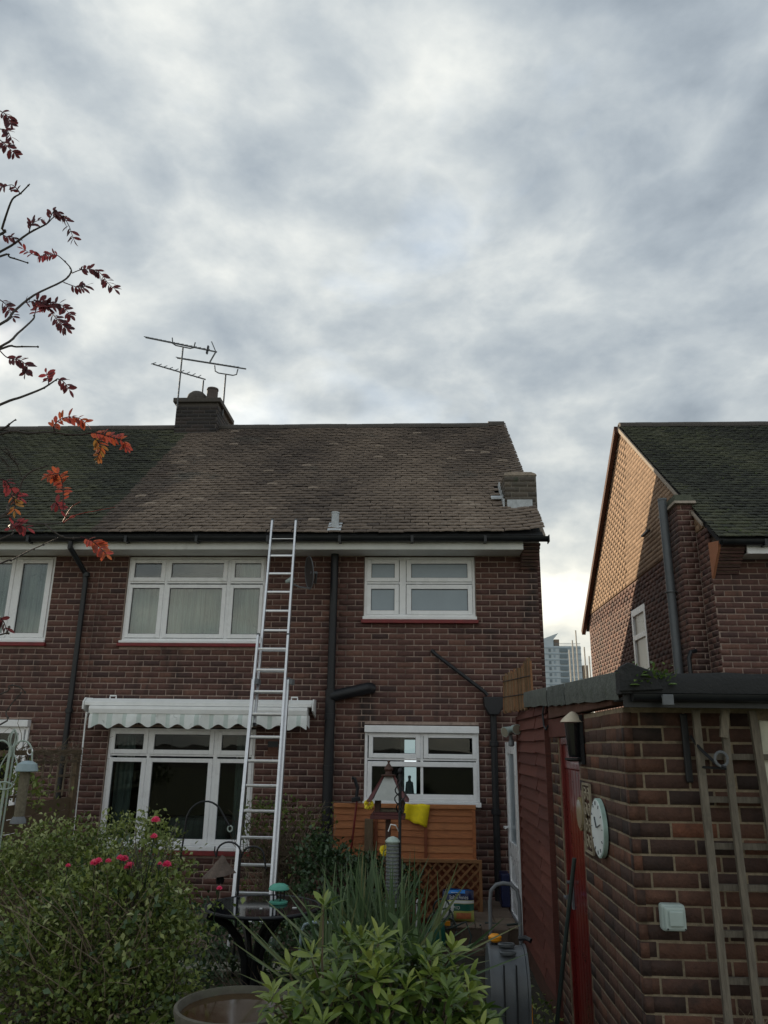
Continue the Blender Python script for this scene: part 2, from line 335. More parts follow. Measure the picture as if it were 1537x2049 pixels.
def brickwork(parent, O, U, Nn, u0, u1, z0, z1, holes=(), n_own=300, m='brick', proud=.0032, phase=0., top=None, tintpow=1., hbond=False):
    U = np.array(U, float); Nn = np.array(Nn, float); O = np.array(O, float); full = []; part = []
    k = 0; z = z0
    while z+.06 < z1:
        lo, hi = u0, u1
        if top is not None: lo, hi = top(z+.033, u0, u1)
        u = u0-.225+phase+(k % 2)*.1125
        while u < hi:
            segs = [(max(u, lo), min(u+.213, hi))]
            for h in holes:
                if h[2] < z+.045 and h[3] > z+.02:
                    ns = []
                    for a, b in segs:
                        if h[1] <= a or h[0] >= b: ns.append((a, b)); continue
                        if h[0] > a: ns.append((a, h[0]-.004))
                        if h[1] < b: ns.append((h[1]+.004, b))
                    segs = ns
            for a, b in segs:
                if b-a > .025: (full if b-a > .2129 else part).append((a, b, z))
            u += .225
        z += .075; k += 1
    def arr(lst):
        n = len(lst); A = np.array(lst).reshape(-1, 3); L = A[:, 1]-A[:, 0]; cu = (A[:, 0]+A[:, 1])/2
        dz = rng.normal(0, .0012, n); dp = np.clip(rng.normal(0, .0009, n), -.0015, .002)
        P = O+cu[:, None]*U+(A[:, 2]+.0325+dz)[:, None]*np.array([0, 0, 1])+(dp+proud-.02)[:, None]*Nn
        T = np.zeros((n, 3, 3)); T[:, :, 0] = U*(L-.0005*rng.random(n))[:, None]; T[:, :, 1] = -Nn*.04; T[:, :, 2] = np.array([0, 0, .0635])
        a = rng.normal(0, .004, n); T[:, 2, 0] += a*L
        return T, P, np.clip(rng.beta(2.2, 2.6, n)**tintpow, 0, .999)
    if full:
        T, P, t = arr(full); order = np.argsort(np.linalg.norm(P-CAMP, axis=1)); pieces('brick', BOXV, BOXF, T, P, t, m, parent, n_own, order, 'brick_courses', variants=12)
    if part:
        T, P, t = arr(part); scatter('cut_bricks', BOXV, BOXF, T, P, t, m, parent)
# a plain clay tile, cambered across, about 165 x 130 mm showing 100 mm
def tile_shape():
    v = []; 
    for j, y in enumerate((0, .15)):
        for i, x in enumerate((-.081, -.03, .03, .081)):
            c = .004*(1-(x/.081)**2)
            v.append((x, y, c+.017)); 
    for i, x in enumerate((-.081, -.03, .03, .081)): v.append((x, 0, .004*(1-(x/.081)**2)))
    f = [(i, i+1, i+5, i+4) for i in range(3)]+[(8+i, 9+i, i+1, i) for i in range(3)]
    return np.array(v), np.array(f)
TV, TF = tile_shape()
def unit1(v): return v/np.linalg.norm(v)
def tiling(parent, x0, x1, ye, ze, yr, zr, tintf, m, n_own=300, lift=None, gauge=.1, sgn=1, name='tile', skip=None):
    """courses of tiles from the eaves (ye,ze) up to the ridge (yr,zr)"""
    Ls = math.hypot(yr-ye, zr-ze); up = np.array([0, (yr-ye)/Ls, (zr-ze)/Ls]); nrm = np.array([0, -up[2], up[1]]) if up[1] > 0 else np.array([0, up[2], -up[1]])
    ax = np.array([1., 0, 0]) if up[1] > 0 else np.array([-1., 0, 0]); P = []; T = []; t = []
    rows = int(Ls/gauge)
    for k in range(rows):
        x = x0+.0825*(1+k % 2)
        sag = .010*math.sin(k*.7)
        edge = [x0]+[e for e in np.arange(x0+.0825*(1+k % 2), x1-.10, .165)]+[x1]
        for xa, xb in zip(edge, edge[1:]):
            x = (xa+xb)/2; wsc = (xb-xa)/.165
            base = np.array([x+random.gauss(0, .0025), ye, ze])+up*(k*gauge+random.gauss(0, .004)+.004*math.sin(x*2.1+k*.35))+nrm*(.026+random.gauss(0, .0014)+.005*math.sin(x*1.3+k*.21))
            if lift: base = base+np.array([0, 0, lift(x)])
            if not (skip and skip(base)):
                tw = random.gauss(0, .009); tl = .24+random.gauss(0, .012)
                slope = (lift(x+.05)-lift(x-.05))/.1 if lift else 0.
                a = unit1(ax+nrm*(tw+slope*nrm[2])); b = unit1(up-nrm*tl); b = unit1(b-a*np.dot(a, b)); nn = np.cross(a, b); nn = nn if nn[2] > 0 else -nn
                T.append(np.stack([a*wsc, b, nn], 1)); P.append(base); t.append(tintf(x, k/rows))
    T = np.array(T); P = np.array(P); t = np.clip(np.array(t), 0, .999); order = np.argsort(np.linalg.norm(P-CAMP, axis=1))
    pieces(name, TV, TF, T, P, t, m, parent, n_own, order, 'tile_courses', variants=12)

# ------------------------------------------------------------------ ground
def gz(x, y):
    t = min(1, max(0, (7.4-y)/2.4)); t = t*t*(3-2*t)
    return .22+.30*t-(.22 if x > .55 else .22*max(0, min(1, (x-.2)/.35)))*t
gx = sorted({-900, -200, -60, -20, 20, 60, 200, 900, *np.linspace(-9, 9, 61).round(3).tolist()}); gy = sorted({-300, -60, -15, 30, 80, 300, 1500, *np.linspace(-5, 20, 71).round(3).tolist()})
g = MB(); nx = len(gx)
vs = [(x, y, gz(x, y)+(random.uniform(-.02, .02) if -5 < y < 8.2 and abs(x) < 9 else 0)) for y in gy for x in gx]
g.add(vs, [(j*nx+i, j*nx+i+1, (j+1)*nx+i+1, (j+1)*nx+i) for j in range(len(gy)-1) for i in range(nx-1)])
g.build('ground', 'soil', kind='structure', smooth='full')
# terrace along the back of the house: slabs with open joints
terrace = MB().box(-7.6, 1.0, 8.55, 10.21, .10, .235).build('terrace', 'paving', kind='structure')
for i in range(14):
    for j in range(3):
        x = -7.5+i*.6; y = 8.58+j*.54
        MB().box(x+.006, x+.594, y+.006, y+.532, .236, .262+random.uniform(-.003, .003), random.random()).build('paving_slab', 'paving', terrace, bevel=.004)
st = MB().box(.12, 1.0, 8.7, 10.2, .263, .43).build('step', 'paving', kind='structure')
for i in range(4):
    for j in range(3): MB().box(.13+i*.217, .13+i*.217+.207, 8.69+j*.5, 8.69+j*.5+.488, .431, .445, random.random()).build('step_slab', 'paving', st, bevel=.003)

# ------------------------------------------------------------------ windows
def window(parent, x0, x1, z0, z1, yf, panes, mull, trans, gl='pane', sill=True, sillz=None, redz=None, curtain=None, head=None, m_room='dark_room', room=2.2):
    """frame face at yf; panes are glass rectangles; each glass sits in a sash of its own"""
    w = put(bpy.data.objects.new('window', None), parent, ((x0+x1)/2, yf, z0))
    f = MB(); fw = .035
    f.box(x0, x0+fw, yf, yf+.07, z0, z1); f.box(x1-fw, x1, yf, yf+.07, z0, z1); f.box(x0+fw, x1-fw, yf, yf+.07, z1-fw, z1); f.box(x0+fw, x1-fw, yf, yf+.07, z0, z0+fw)
    for a, b in mull: f.box(a, b, yf+.002, yf+.068, z0+fw, z1-fw)
    for (a, b, c, d) in trans: f.box(a, b, yf+.004, yf+.066, c, d)
    f.build('frame', 'upvc', w, bevel=.004)
    for (a, b, c, d, ex) in panes:
        e0, e1, e2, e3 = ex
        s = MB(); A, B, C, D = a-e0, b+e1, c-e2, d+e3; y = yf-.014
        for bx in ((A, a, C, D), (b, B, C, D), (a, b, d, D), (a, b, C, c)): s.box(bx[0], bx[1], y, yf+.05, bx[2], bx[3])
        sh = s.build('sash', 'upvc', w, bevel=.005)
        gk = MB()
        for bx in ((a, a+.006, c, d), (b-.006, b, c, d), (a+.006, b-.006, d-.006, d), (a+.006, b-.006, c, c+.006)): gk.box(bx[0]+.0005, bx[1]-.0005, yf+.004, yf+.02, bx[2]+.0005, bx[3]-.0005)
        gk.build('gasket', 'black_plastic', w)
        MB().box(a+.002, b-.002, yf+.012, yf+.022, c+.002, d-.002).build('pane', gl, w)
    if sill:
        MB().box(x0-.012, x1+.012, yf-.075, yf+.04, sillz, z0-.002).build('sill', 'sill_white', w, bevel=.006)
        if redz: MB().box(x0-.03, x1+.03, yf-.085, yf+.05, redz, sillz-.002).build('tile_sill', 'sill_red', w, bevel=.006)
    if head: MB().box(x0-.005, x1+.005, yf-.06, yf+.05, z1+.002, head).build('head_trim', 'upvc', w, bevel=.008)
    if room:
        r = MB(); X0, X1, Z0, Z1, Y0, Y1 = x0-.25, x1+.25, z0-.5, z1+.25, yf+.24, yf+room
        r.add([(X0, Y0, Z0), (X1, Y0, Z0), (X1, Y1, Z0), (X0, Y1, Z0), (X0, Y0, Z1), (X1, Y0, Z1), (X1, Y1, Z1), (X0, Y1, Z1)], [(0, 1, 2, 3), (7, 6, 5, 4), (1, 5, 6, 2), (2, 6, 7, 3), (3, 7, 4, 0)])
        r.build('room', m_room, w)
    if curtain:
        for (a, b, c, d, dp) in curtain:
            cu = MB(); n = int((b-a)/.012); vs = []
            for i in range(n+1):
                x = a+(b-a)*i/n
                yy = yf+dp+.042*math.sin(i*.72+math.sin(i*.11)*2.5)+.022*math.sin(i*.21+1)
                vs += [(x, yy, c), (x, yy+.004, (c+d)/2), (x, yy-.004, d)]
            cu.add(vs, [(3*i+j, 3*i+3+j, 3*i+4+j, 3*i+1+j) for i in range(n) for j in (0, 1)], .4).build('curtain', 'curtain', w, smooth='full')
    return w
E3 = (.075, .062, .07, .07)

def roof_slab(parent, x0, x1, ye, ze, yr, zr, m='felt_black', th=.06, ye2=None, ze2=None):
    up = Vector((0, yr-ye, zr-ze)).normalized(); n = Vector((0, -up.z, up.y))*th
    r = MB().prism([(ye, ze-.004), (yr, zr-.004), (yr, zr-.004-th*1.2), (ye-n.y, ze-.004-n.z)], 'x', x0, x1)
    r.add([(x0, yr, zr-.004), (x1, yr, zr-.004), (x1, ye2, ze2), (x0, ye2, ze2)], [(0, 1, 2, 3)])
    return r.build('roof', m, parent)

YF = 10.2
# ------------------------------------------------------------------ the house with the ladder
houseA = thing('house', 'brown brick semi-detached house with brown tiled roof behind the ladder', 'house', (-1.4, 13.6, 0))
XL, XR = -4.42, 1.575
holesA = [(-4.03, -2.11, 3.43, 4.68), (-.76, .745, 3.745, 4.68), (-4.045, -2.115, .87, 2.39), (-.71, .74, 1.46, 2.455)]
wl = MB()
for (a, b, c, d) in rects_minus((XL, XR, 0, 4.72), holesA): wl.box(a, b, YF, YF+.24, c, d)
wl.prism([(YF+.24, 0), (YF+.24, 5.0), (13.6, 7.9), (17.0, 5.0), (17.0, 0)], 'x', XR-.24, XR)
wl.box(XL, XR-.24, 16.8, 17, 0, 4.9)
wallA = wl.build('wall', 'mortar', houseA)
brickwork(wallA, (0, YF, 0), (1, 0, 0), (0, -1, 0), XL, XR, .02, 4.70, holesA, 300, phase=.07)
brickwork(wallA, (XR, 0, 0), (0, 1, 0), (1, 0, 0), 10.2, 17, .02, 7.8, (), 0, top=lambda z, a, b: (a, b) if z < 4.8 else (10.35+(z-4.8)*1.19, 16.9-(z-4.8)*1.19))
roofA = roof_slab(houseA, XL, XR+.03, 9.72, 4.84, 13.6, 8.0, ye2=17.4, ze2=4.84)
liftA = lambda x: .055*max(0, (x-.95)/.65)**2
def tA(x, q):
    moss = -4.35+.35*math.sin(q*5)+.25*random.random()
    b = .42+.16*math.sin(x*1.7+q*4)+.10*math.sin(x*4.1-q*9)+random.gauss(0, .09)-.18*q+.10*(x > -.3)*(1-q)
    if x < moss: b = .05+random.random()*.12
    if random.random() < .015: b = .9
    return b
chim_hole = lambda p: p[0] > 1.19 and 10.30 < p[1] < 11.02
tiling(roofA, XL, XR+.05, 9.72, 4.86, 13.6, 8.03, tA, 'tile', 300, liftA, skip=chim_hole)
tiling(roofA, XL, XR+.05, 17.4, 4.86, 13.6, 8.03, tA, 'tile', 0)
for i in range(20):                                   # ridge tiles
    x = XL+.02+i*.3
    if x > XR: break
    rt = MB(); pr = [(13.6+.13*math.cos(t), 8.0+.10*math.sin(t)) for t in np.linspace(-.25, math.pi+.25, 9)]
    z = liftA(min(x+.15, XR)); rt.prism([(a, b+z+random.gauss(0, .003)) for a, b in pr], 'x', x, x+.2992, random.random()); rt.build('ridge_tile', 'ridge', roofA, smooth=True)
# verge mortar on the right-hand edge
vg = MB()
for i in range(26):
    q = i/26; vg.bar((XR+.035, 9.75+3.85*q, 4.80+3.17*q+liftA(1.6)*.5), (XR+.035, 9.75+3.85*(q+1/26), 4.80+3.17*(q+1/26)+liftA(1.6)*.5), .05, .05)
vg.build('verge', 'cement', roofA)
# fascia, soffit, gutter, corbel
MB().box(XL, 1.35, 9.80, 9.83, 4.665, 4.80).build('fascia', 'soffit', houseA, bevel=.004)
MB().box(XL, 1.35, 9.832, YF-.001, 4.675, 4.69).build('soffit', 'soffit', houseA)
def gutter(parent, x0, x1, y, z, r=.062):
    gt = MB(); prof = [(y+r*math.cos(t), z+r*math.sin(t)) for t in np.linspace(math.pi, 2*math.pi, 9)]; prof += [(y+(r-.006)*math.cos(t), z+(r-.006)*math.sin(t)) for t in np.linspace(2*math.pi, math.pi, 9)]
    gt.prism(prof, 'x', x0, x1)
    x = x0+.5
    while x < x1: gt.box(x, x+.035, y-r-.008, y+r, z-r-.012, z+.006); x += .95
    return gt.build('gutter', 'black_plastic', parent, smooth=True)
gutter(houseA, XL, XR+.09, 9.735, 4.815)
MB().box(XR+.088, XR+.10, 9.665, 9.805, 4.74, 4.83).build('gutter_end', 'black_plastic', houseA)
cb_ = put(bpy.data.objects.new('corbel', None), houseA, (1.46, 10.1, 4.5))
for k in range(8):
    z = 4.48+k*.036; MB().box(1.355, XR+.005, YF-.05-.045*k, YF-.0005, z, z+.026, .2+.5*random.random()).build('tile', 'brick', cb_)
    MB().box(1.36, XR, YF-.04-.045*k, YF-.0005, z+.026, z+.036).build('joint', 'mortar', cb_)
# windows
cols = [(.082, .458), (.60, 1.325), (1.483, 1.845)]
def three_light(parent, x0, zt, rows, z0, z1, **kw):
    ps = []
    for c, (a, b) in enumerate(cols):
        for (lo, hi) in rows:
            ps.append((x0+a, x0+b, lo, hi, (.05, .058 if c < 2 else .045, .055, .05)))
    return window(parent, x0, x0+1.915, z0, z1, YF+.03, ps, [(x0+.515, x0+.55), (x0+1.382, x0+1.43)], [(x0+.035, x0+1.88, zt-.015, zt+.015)], **kw)
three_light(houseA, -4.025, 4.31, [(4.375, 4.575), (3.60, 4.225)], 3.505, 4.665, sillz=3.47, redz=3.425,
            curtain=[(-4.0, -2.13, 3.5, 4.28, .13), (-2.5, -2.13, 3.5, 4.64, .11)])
ps = [(-.661, -.345, 4.377, 4.571, (.06, .06, .055, .055)), (-.661, -.345, 3.93, 4.222, (.06, .06, .055, .06)), (-.119, .641, 4.377, 4.571, (.065, .06, .055, .055)), (-.119, .641, 3.93, 4.222, (.065, .06, .055, .06))]
wb = window(houseA, -.755, .74, 3.845, 4.665, YF+.03, ps, [(-.278, -.19)], [(-.72, .705, 4.295, 4.32)], gl='frosted', sillz=3.80, redz=3.75, room=None)
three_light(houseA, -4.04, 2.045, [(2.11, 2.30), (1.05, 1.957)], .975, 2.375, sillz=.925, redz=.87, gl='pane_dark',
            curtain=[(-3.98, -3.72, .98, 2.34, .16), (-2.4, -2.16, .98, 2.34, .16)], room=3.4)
ps = [(-.60, -.06, 2.10, 2.295, (.055, .06, .055, .05)), (.10, .655, 2.10, 2.295, (.06, .05, .055, .05)), (-.61, .658, 1.62, 1.944, (.055, .05, .06, .06))]
window(houseA, -.705, .735, 1.535, 2.35, YF-.035, ps, [(.0, .035)], [(-.67, .70, 2.018, 2.042)], gl='pane_dark', sillz=1.48, head=2.44, room=3.4)
MB().box(-.70, .72, YF+.03, YF+.24, 2.355, 2.45).build('lintel', 'mortar', houseA)
# what shows through the ground-floor glass: a glazed inner door, a soap bottle, a bowl and furniture
inn = put(bpy.data.objects.new('interior', None), houseA, (-1.5, 11.5, 1))
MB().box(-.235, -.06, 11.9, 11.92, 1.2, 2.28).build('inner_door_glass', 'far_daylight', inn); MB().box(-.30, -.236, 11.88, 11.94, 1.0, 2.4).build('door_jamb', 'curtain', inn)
MB().lathe((-.14, 10.42, 1.60), [(.055, 0), (.06, .01), (.045, .15), (.02, .16), (.015, .19), (.02, .20), (.02, .225), (.01, .23)], 16).build('soap_bottle', 'sill_white', inn, smooth=True)
MB().box(-.72, .72, 10.33, 10.52, 1.53, 1.59).build('window_board', 'sill_white', inn)
MB().lathe((-3.03, 10.50, .99), [(.05, 0), (.03, .03), (.085, .12), (.09, .125), (.08, .12), (.03, .05)], 20).build('bowl', 'sill_white', inn, smooth=True)
MB().box(-4.03, -2.13, 10.33, 10.62, .955, .985).build('window_board', 'sill_white', inn)
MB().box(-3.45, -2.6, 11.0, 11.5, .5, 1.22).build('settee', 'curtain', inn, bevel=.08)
# chimney stack on the gable
ch = MB().box(1.20, 1.645, 10.35, 11.05, 4.9, 5.90).build('chimney', 'weathered_mortar', roofA)
brickwork(ch, (0, 10.35, 0), (1, 0, 0), (0, -1, 0), 1.20, 1.645, 5.12, 5.90, (), 40, m='weathered_brick', phase=.1)
brickwork(ch, (1.20, 0, 0), (0, -1, 0), (-1, 0, 0), -11.05, -10.35, 5.12, 5.90, (), 0, m='weathered_brick', phase=.03)
MB().prism([(1.19, 5.885), (1.655, 5.885), (1.64, 5.91), (1.58, 5.935), (1.27, 5.94), (1.20, 5.92)], 'y', 10.34, 11.06).build('flaunching', 'cement', roofA)
MB().lathe((1.40, 10.65, 5.92), [(.125, 0), (.13, .03), (.11, .05), (.115, .085), (.10, .10), (.06, .11)], 20).build('chimney_pot', 'tile', roofA, smooth=True)
MB().box(1.225, 1.575, 10.325, 10.338, 5.385, 5.52).build('flashing', 'lead', roofA)
fl = MB()
for i in range(5): fl.box(1.17, 1.190, 10.34+i*.13, 10.46+i*.13, 5.40+i*.106, 5.54+i*.106)
fl.build('step_flashing', 'lead', roofA); MB().prism([(10.50, 5.585), (10.55, 5.625), (10.55, 5.65), (10.50, 5.61)], 'x', 1.02, 1.175).build('flashing_tail', 'lead', roofA)
pier = MB().box(XR+.002, 1.66, 10.45, 11.15, 0, 4.9).build('chimney_breast', 'mortar', houseA)
brickwork(pier, (0, 10.45, 0), (1, 0, 0), (0, -1, 0), XR+.002, 1.66, .02, 4.9, (), 0)
# roof vent with lead slate
MB().lathe((-1.135, 9.84, 4.90), [(.056, 0), (.052, .10), (.050, .265), (.055, .27), (.055, .29), (.02, .292)], 18).build('vent_pipe', 'lead', roofA, smooth=True)
MB().prism([(9.735, 4.905), (9.93, 5.062), (9.93, 5.072), (9.735, 4.917)], 'x', -1.225, -1.045).build('lead_slate', 'lead', roofA)
# soil stack and other pipes
def collar(m, x, y, z, r, h=.06): m.lathe((x, y, z), [(r, 0), (r*1.28, .005), (r*1.28, h), (r, h+.005)], 16)
sp = MB(); sp.tube([(-1.155, YF-.09, .25), (-1.155, YF-.09, 4.9)], .052, 14)
for z in (.9, 1.87, 2.50, 2.80): collar(sp, -1.155, YF-.09, z, .056, .075)
sp.tube([(-1.155, YF-.09, .25), (-1.155, YF-.09, 2.85)], .066, 14)
sp.tube([(-1.15, YF-.095, 2.79), (-.90, YF-.095, 2.85), (-.67, YF-.09, 2.90), (-.645, YF-.07, 2.902), (-.64, YF+.05, 2.902)], .072, 14)
sp.build('soil_pipe', 'black_iron', houseA, smooth=True)
hp = MB(); hp.tube([(.16, YF+.05, 3.385), (.16, YF-.06, 3.385), (.20, YF-.07, 3.34), (.82, YF-.08, 2.87), (.86, YF-.08, 2.82)], .024, 10); hp.build('waste_pipe', 'black_iron', houseA, smooth=True)
hb = MB().prism([(.80, 2.80), (1.06, 2.80), (1.05, 2.68), (.98, 2.58), (.87, 2.58), (.81, 2.68)], 'y', YF-.2, YF-.01); hb.build('hopper', 'black_iron', houseA, bevel=.01)
dp = MB().tube([(.925, YF-.08, 2.6), (.925, YF-.08, .3)], .042, 12)
for z in (1.4, 2.2): collar(dp, .925, YF-.08, z, .045)
dp.build('downpipe', 'black_iron', houseA, smooth=True)
dp = MB().tube([(-4.67, 9.74, 4.78), (-4.67, 9.74, 4.68), (-4.60, YF-.07, 4.42), (-4.58, YF-.06, 4.3), (-4.58, YF-.06, .3)], .035, 12)
for z in (1.0, 2.55, 4.36): collar(dp, -4.58, YF-.06, z, .037)
MB().box(-1.95, -1.82, YF-.012, YF+.01, 2.16, 2.23).build('air_brick', 'black_iron', houseA); MB().box(-1.95, -1.82, YF-.014, YF+.01, 2.08, 2.155).build('vent_cover', 'old_timber', houseA)
DPB = dp
# open back door: glazed top, panelled foot, handle on its far edge
dr = put(bpy.data.objects.new('door', None), houseA, (1.12, 9.5, .28)); tag(dr, 'white glazed back door standing open')
P0, P1 = Vector((1.055, 9.78, 0)), Vector((1.075, 8.98, 0)); DN = Vector((-(P1-P0).y, (P1-P0).x, 0)).normalized()*.03
def dbox(m, a, b, z0, z1, off=0., th=1.):
    A, B = P0.lerp(P1, a)+DN*off, P0.lerp(P1, b)+DN*off; n = DN*th
    m.add([A-n+Vector((0, 0, z0)), B-n+Vector((0, 0, z0)), B+n+Vector((0, 0, z0)), A+n+Vector((0, 0, z0)), A-n+Vector((0, 0, z1)), B-n+Vector((0, 0, z1)), B+n+Vector((0, 0, z1)), A+n+Vector((0, 0, z1))], [(3, 2, 1, 0), (4, 5, 6, 7), (0, 1, 5, 4), (1, 2, 6, 5), (2, 3, 7, 6), (3, 0, 4, 7)])
m = MB()
for a, b, c, d in ((0, .14, .28, 2.25), (.86, 1, .28, 2.25), (.14, .86, 2.12, 2.25), (.14, .86, 1.0, 1.16), (.14, .86, .28, .42), (.14, .86, .66, .74)): dbox(m, a, b, c, d)
m.build('leaf_frame', 'upvc', dr, bevel=.004)
m = MB(); dbox(m, .14, .86, .42, .66, 0, .5); dbox(m, .14, .86, .74, 1.0, 0, .5); m.build('panel', 'upvc', dr)
m = MB(); dbox(m, .14, .86, 1.16, 2.12, 0, .25); m.build('pane', 'frosted', dr)
m = MB(); m.bar(P0.lerp(P1, .07)+Vector((-.03, 0, 1.3)), P0.lerp(P1, .07)+Vector((-.075, 0, 1.3)), .02, .02); m.bar(P0.lerp(P1, .05)+Vector((-.075, 0, 1.3)), P0.lerp(P1, .22)+Vector((-.075, 0, 1.3)), .02, .02); m.build('handle', 'sill_white', dr)
MB().box(.99, 1.57, YF-.05, YF-.012, .26, .31).build('threshold', 'sill_red', houseA)

# ------------------------------------------------------------------ the attached house on the left
houseB = thing('house', 'attached brick house at the left edge under a dark mossy roof', 'house', (-7, 13.6, 0))
XB = -8.6
holesB = [(-6.99, -5.065, 3.43, 4.68), (-6.9, -5.095, .9, 2.47)]
wl = MB()
for (a, b, c, d) in rects_minus((XB, XL-.001, 0, 4.72), holesB): wl.box(a, b, YF, YF+.24, c, d)
wl.box(XB, XL-.01, 16.8, 17, 0, 4.9); wl.prism([(YF+.24, 0), (YF+.24, 5.0), (13.6, 7.9), (16.8, 5.0), (16.8, 0)], 'x', XB, XB+.24)
wallB = wl.build('wall', 'mortar', houseB)
brickwork(wallB, (0, YF, 0), (1, 0, 0), (0, -1, 0), -7.9, XL-.006, .02, 4.70, holesB, 300, phase=.03)
roofB = roof_slab(houseB, XB, XL-.001, 9.72, 4.84, 13.6, 8.0, ye2=17.4, ze2=4.84)
tB = lambda x, q: .35+.25*math.sin(x*2.3+q*6)+random.gauss(0, .16)+.15*q
tiling(roofB, XB, XL+.04, 9.72, 4.86, 13.6, 8.03, tB, 'moss_tile', 300)
for i in range(14):
    x = XL-.03-(i+1)*.3
    if x < XB: break
    rt = MB(); pr = [(13.6+.13*math.cos(t), 8.0+.10*math.sin(t)+random.gauss(0, .002)) for t in np.linspace(-.25, math.pi+.25, 9)]; rt.prism(pr, 'x', x, x+.2992); rt.build('ridge_tile', 'ridge', roofB, smooth=True)
MB().box(XB, XL-.002, 9.80, 9.83, 4.665, 4.80).build('fascia', 'soffit', houseB); MB().box(XB, XL-.002, 9.832, YF-.001, 4.675, 4.69).build('soffit', 'soffit', houseB)
gutter(houseB, XB, XL-.002, 9.735, 4.815); DPB.build('downpipe', 'black_plastic', houseB, smooth=True)
x0 = -6.985
ps = [(-5.53, -5.18, 3.60, 4.57, (.05, .07, .06, .055)), (-6.45, -5.69, 3.60, 4.57, (.05, .05, .06, .055)), (-6.9, -6.6, 3.60, 4.57, (.05, .05, .06, .055))]
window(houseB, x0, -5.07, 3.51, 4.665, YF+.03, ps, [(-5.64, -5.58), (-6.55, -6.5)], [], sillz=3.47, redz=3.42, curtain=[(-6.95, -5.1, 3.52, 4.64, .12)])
ps = [(-5.95, -5.22, 1.1, 2.29, (.05, .07, .06, .055)), (-6.8, -6.1, 1.1, 2.29, (.05, .05, .06, .055))]
window(houseB, -6.88, -5.10, .98, 2.37, YF-.03, ps, [(-6.05, -6.0)], [], gl='pane_dark', sillz=.93, head=2.46, room=3.)
# shared chimney on the ridge
ch = MB().box(-4.66, -3.86, 13.3, 14.3, 7.6, 8.44).build('chimney', 'soot_mortar', roofA); tag(ch, 'sooty ridge chimney carrying the aerials')
brickwork(ch, (0, 13.3, 0), (1, 0, 0), (0, -1, 0), -4.66, -3.86, 7.7, 8.42, (), 60, 'soot_brick')
brickwork(ch, (-3.86, 0, 0), (0, 1, 0), (1, 0, 0), 13.3, 14.3, 7.7, 8.42, (), 40, 'soot_brick')
MB().box(-4.72, -3.80, 13.24, 14.36, 8.44, 8.53).build('oversail', 'ridge', roofA, bevel=.01)
MB().lathe((-4.33, 13.48, 8.53), [(.20, 0), (.205, .05), (.18, .14), (.12, .20), (.03, .225)], 22).build('chimney_pot', 'ridge', roofA, smooth=True)
pt = MB().lathe((-4.02, 13.42, 8.53), [(.10, 0), (.115, .02), (.105, .05), (.105, .22), (.115, .23), (.11, .26), (.05, .28)], 18)
for k in range(5): pt.lathe((-4.02, 13.42, 8.585+k*.026), [(.095, 0), (.103, .004), (.103, .012), (.095, .014)], 18)
pt.build('chimney_pot', 'tile', roofA, smooth=True)

# ------------------------------------------------------------------ the neighbour across the gap
houseC = thing('house', 'brick house on the right with sunlit orange gable and mossy roof', 'house', (7, 13.6, 0))
XC, XCE, YC = 3.77, 9.6, 9.9
wl = MB(); wl.box(XC, XCE, YC, YC+.24, 0, 4.72); wl.box(XC, XCE, 17.1, 17.3, 0, 4.8)
gab = [(YC+.24, 0), (17.1, 0), (17.1, 4.85), (13.56, 7.86), (YC+.24, 4.9)]
hw = (12.98, 13.84, 2.6, 4.54)
for (a, b, c, d) in rects_minus((YC+.24, 17.1, 0, 4.75), [hw]): wl.box(XC, XC+.24, a, b, c, d)
wallC = wl.build('wall', 'mortar', houseC)
brickwork(wallC, (0, YC, 0), (1, 0, 0), (0, -1, 0), XC, 6.4, 2.2, 4.70, (), 300, phase=.02)
brickwork(wallC, (XC, 0, 0), (0, -1, 0), (-1, 0, 0), -17.3, -YC, 2.0, 5.02, [(-hw[1], -hw[0], hw[2], hw[3])], 0, phase=.1)
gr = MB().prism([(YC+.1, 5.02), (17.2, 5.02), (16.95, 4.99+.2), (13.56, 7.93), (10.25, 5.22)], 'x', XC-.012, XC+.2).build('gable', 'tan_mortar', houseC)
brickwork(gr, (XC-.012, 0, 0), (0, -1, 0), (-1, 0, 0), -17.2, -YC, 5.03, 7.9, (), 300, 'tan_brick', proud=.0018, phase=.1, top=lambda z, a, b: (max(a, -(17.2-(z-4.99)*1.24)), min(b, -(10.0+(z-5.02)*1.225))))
MB().prism([(YC, 4.75), (17.3, 4.75), (17.2, 5.02), (YC+.1, 5.02)], 'x', XC+.012, XC+.2).build('gable_band', 'mortar', houseC)
roofC = roof_slab(houseC, XC+.0, XCE, 9.5, 4.72, 13.56, 7.98, ye2=17.65, ze2=4.72)
tC = lambda x, q: .30+.28*math.sin(x*1.9+q*7)+random.gauss(0, .17)+.10*q
tiling(roofC, XC-.03, 7.4, 9.5, 4.74, 13.56, 8.0, tC, 'moss_tile', 300)
tiling(roofC, XC-.03, XC+.3, 17.65, 4.74, 13.56, 8.0, tC, 'moss_tile', 0)
for i in range(16):
    x = XC-.02+i*.3; rt = MB(); pr = [(13.56+.13*math.cos(t), 7.97+.10*math.sin(t)+random.gauss(0, .002)) for t in np.linspace(-.25, math.pi+.25, 9)]; rt.prism(pr, 'x', x, x+.2992); rt.build('ridge_tile', 'ridge', roofC, smooth=True)
MB().prism([(13.56, 8.0), (17.66, 4.74), (17.60, 4.64), (13.56, 7.87)], 'x', XC-.11, XC-.03).build('bargeboard', 'old_timber', roofC)
MB().prism([(13.56, 7.99), (9.95, 5.07), (9.95, 5.03), (13.56, 7.90)], 'x', XC-.05, XC-.021).build('verge', 'cement', roofC)
